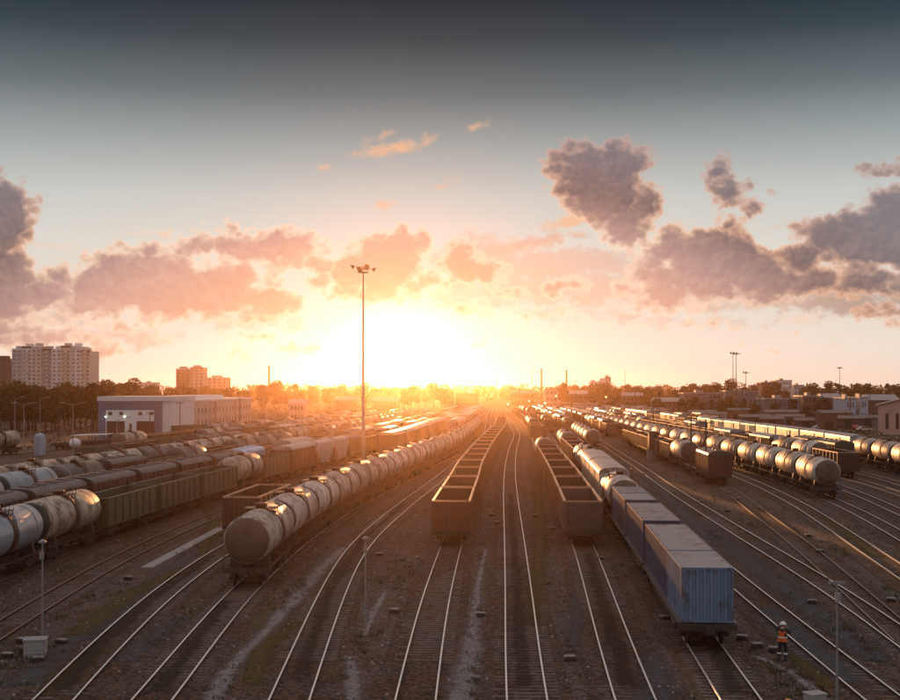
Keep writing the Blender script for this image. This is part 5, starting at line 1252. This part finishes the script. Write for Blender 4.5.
# ------------------------------------------------------------------ people
def skin_obj(name, joints, bones, mat, parent, sub=1):
    """one continuous skin over connected joints: {name: (pos, radius)}"""
    names = list(joints); me = bpy.data.meshes.new(name); me.from_pydata([joints[n][0] for n in names], [(names.index(a), names.index(b)) for a, b in bones], [])
    o = bpy.data.objects.new(name, me); COL.objects.link(o)
    sk = o.modifiers.new('skin', 'SKIN'); sk.use_smooth_shade = True
    for i, n in enumerate(names): r = joints[n][1]; me.skin_vertices[0].data[i].radius = (r, r) if not isinstance(r, tuple) else r; me.skin_vertices[0].data[i].use_root = (i == 0)
    o.modifiers.new('sub', 'SUBSURF').levels = sub; o.modifiers['sub'].render_levels = sub
    dg = bpy.context.evaluated_depsgraph_get(); dg.update(); m2 = bpy.data.meshes.new_from_object(o.evaluated_get(dg)); bpy.data.objects.remove(o)
    m2.materials.clear(); m2.materials.append(MATS[mat]); m2.name = name
    for p_ in m2.polygons: p_.use_smooth = True
    q = bpy.data.objects.new(name, m2); COL.objects.link(q); q.parent = parent; return q
def person(px, py, rz, label, pose, hat, Y=None):
    r = empty('person'); place(r, px, py, 0, Y); r.rotation_euler.z = rz; tag(r, label, 'person')
    J = {'pelvis': ((0, 0, .95), .15), 'waist': ((0, 0, 1.10), .135), 'chest': ((0, -.02, 1.30), (.19, .14)), 'neckb': ((0, -.02, 1.46), .085), 'neck': ((0, -.03, 1.53), .06), 'head': ((0, -.05, 1.62), (.08, .095)), 'crown': ((0, -.05, 1.72), .07),
         'lhip': ((-.10, 0, .90), .10), 'lknee': ((-.13, -.05, .50), .065), 'lank': ((-.13, .02, .10), .045), 'ltoe': ((-.14, -.16, .05), .04),
         'rhip': ((.10, 0, .90), .10), 'rknee': ((.14, -.02, .50), .065), 'rank': ((.16, .06, .10), .045), 'rtoe': ((.18, -.12, .05), .04)}
    J.update(pose)
    B = [('pelvis', 'waist'), ('waist', 'chest'), ('chest', 'neckb'), ('neckb', 'neck'), ('neck', 'head'), ('head', 'crown'), ('pelvis', 'lhip'), ('lhip', 'lknee'), ('lknee', 'lank'), ('lank', 'ltoe'), ('pelvis', 'rhip'), ('rhip', 'rknee'), ('rknee', 'rank'), ('rank', 'rtoe')]
    for s in 'lr': B += [('neckb', s+'sh'), (s+'sh', s+'el'), (s+'el', s+'wr'), (s+'wr', s+'palm')]
    # fingers rooted in the palm
    for s, sg in (('l', -1), ('r', 1)):
        pw = Vector(J[s+'wr'][0]); pp = Vector(J[s+'palm'][0]); d = (pp-pw).normalized(); side = d.cross(Vector((0, 1, 0.3))).normalized()
        for k, ln in enumerate((.07, .08, .075, .06)):
            a = pp+side*(k-1.5)*.022+d*.01; J['%sf%da' % (s, k)] = (tuple(a+d*.02), .010); J['%sf%db' % (s, k)] = (tuple(a+d*(.02+ln*.6)+Vector((0, -.02, 0))), .009); J['%sf%dc' % (s, k)] = (tuple(a+d*(.02+ln)+Vector((0, -.045, -.005))), .008)
            B += [(s+'palm', '%sf%da' % (s, k)), ('%sf%da' % (s, k), '%sf%db' % (s, k)), ('%sf%db' % (s, k), '%sf%dc' % (s, k))]
        a = (pw+pp)*.5-side*.03; J[s+'ta'] = (tuple(a), .012); J[s+'tb'] = (tuple(a-side*.03+d*.04), .010); B += [(s+'wr', s+'ta'), (s+'ta', s+'tb')]
    body = skin_obj('body', J, B, 'skin', r)
    def grow(names, k, extra=0.0):
        return {n: (J[n][0], tuple(q*k+extra for q in J[n][1]) if isinstance(J[n][1], tuple) else J[n][1]*k+extra) for n in names}
    tn = ['pelvis', 'lhip', 'lknee', 'lank', 'rhip', 'rknee', 'rank', 'waist']
    skin_obj('trousers', grow(tn, 1.12, .012), [b for b in B if b[0] in tn and b[1] in tn], 'dark_cloth', r)
    jn = ['chest', 'waist', 'neckb', 'lsh', 'lel', 'lwr', 'rsh', 'rel', 'rwr', 'pelvis']
    jk = grow(jn, 1.12, .012); 
    skin_obj('jacket', jk, [b for b in B if b[0] in jn and b[1] in jn], 'dark_cloth', r)
    vn = ['waist', 'chest', 'neckb']; vk = grow(vn, 1.25, .02); vk['hem'] = ((0, 0, 1.0), .19); vk['ls'] = ((-.13, -.02, 1.42), .09); vk['rs'] = ((.13, -.02, 1.42), .09)
    skin_obj('vest', vk, [('chest', 'waist'), ('waist', 'hem'), ('chest', 'neckb'), ('neckb', 'ls'), ('neckb', 'rs')], 'orange_cloth', r)
    m = MB(); m.lathe([(1.08, .205), (1.08, .215), (1.13, .215), (1.13, .205)], n=18, axis='z'); part(m, 'reflective_band', 'reflective', r)
    for sx in (-1, 1):
        m = MB(); m.tube((sx*.09, -.19, 1.10), (sx*.12, -.15, 1.44), .022, n=6); part(m, 'reflective_band', 'reflective', r)
        kn, an = (J['lknee'][0], J['lank'][0]) if sx < 0 else (J['rknee'][0], J['rank'][0])
        c = Vector(kn).lerp(Vector(an), .35); m = MB(); m.tube(c-Vector((0, 0, .03)), c+Vector((0, 0, .03)), .095, .095, 12); part(m, 'reflective_band', 'reflective', r)
    for s in 'lr':
        a = Vector(J[s+'ank'][0]); t = Vector(J[s+'toe'][0]); m = MB(); m.tube(a+Vector((0, .05, -.04)), t+Vector((0, -.03, 0)), .062, .05, 10); m.tube(a+Vector((0, .01, -.06)), a+Vector((0, 0, .10)), .065, .06, 10); part(m, 'boot', 'rubber', r)
    hx, hy, hz = J['head'][0]
    m = MB(); m.tube((hx, hy-.095, hz+.01), (hx, hy-.125, hz-.02), .018, .022, 6); part(m, 'nose', 'skin', r)
    for sx in (-1, 1):
        m = MB(); m.lathe([(-.012, 0), (-.008, .012), (.008, .012), (.012, 0)], cz=hz+.03, cx=hx+sx*.035, cy_=hy-.088, n=8); part(m, 'eye', 'eye_dark', r)
        m = MB(); m.lathe([(-.01, 0), (-.008, .03), (.008, .03), (.01, 0)], cz=hz, cx=hx+sx*.088, cy_=hy, n=8, axis='x'); part(m, 'ear', 'skin', r)
    m = MB(); m.box(hx-.03, hx+.03, hy-.098, hy-.09, hz-.055, hz-.045); part(m, 'mouth', 'eye_dark', r)
    m = MB(); m.lathe([(hz+.0, .098), (hz+.05, .105), (hz+.05, .098)], n=14, axis='z', cx=hx, cy_=hy+.01); part(m, 'hair', 'hair', r)
    m = MB(); m.lathe([(hz+.055, .15), (hz+.07, .15), (hz+.075, .125), (hz+.13, .115), (hz+.175, .07), (hz+.19, 0)], n=18, axis='z', cx=hx, cy_=hy); m.box(hx-.09, hx+.09, hy-.20, hy-.10, hz+.055, hz+.07); part(m, 'helmet', hat, r)
    return r
person(782.5, 661, 2.5, 'worker in orange vest and white helmet with hands raised to the head',
       {'lsh': ((-.20, -.02, 1.42), .065), 'lel': ((-.30, -.18, 1.24), .048), 'lwr': ((-.15, -.26, 1.44), .036), 'lpalm': ((-.11, -.25, 1.52), .034),
        'rsh': ((.20, -.02, 1.42), .065), 'rel': ((.34, -.08, 1.36), .048), 'rwr': ((.20, -.14, 1.56), .036), 'rpalm': ((.15, -.15, 1.63), .034)}, 'helmet_white')
person(788, 0, 2.9, 'worker in an orange helmet, only the helmet showing at the bottom edge',
       {'lsh': ((-.20, -.02, 1.42), .065), 'lel': ((-.25, .0, 1.14), .048), 'lwr': ((-.24, -.10, .90), .036), 'lpalm': ((-.23, -.12, .82), .034),
        'rsh': ((.20, -.02, 1.42), .065), 'rel': ((.26, .0, 1.14), .048), 'rwr': ((.25, -.08, .90), .036), 'rpalm': ((.24, -.10, .82), .034)}, 'helmet_orange', Y=40.9)

# ------------------------------------------------------------------ the evening air
m = bpy.data.materials.new('haze'); m.use_nodes = True; nt = m.node_tree; nt.nodes.clear()
out = nt.nodes.new('ShaderNodeOutputMaterial'); pv = nt.nodes.new('ShaderNodeVolumePrincipled')
pv.inputs['Color'].default_value = (1.0, 0.64, 0.42, 1); pv.inputs['Density'].default_value = 0.000070; pv.inputs['Anisotropy'].default_value = 0.90
nt.links.new(pv.outputs[0], out.inputs['Volume']); MATS['haze'] = m
hz_ = MB().box(-1500, 1500, -120, 2400, -1, 37.6).build('haze', 'haze'); hz_['kind'] = 'stuff'; hz_['label'] = 'thin evening haze over the whole yard'
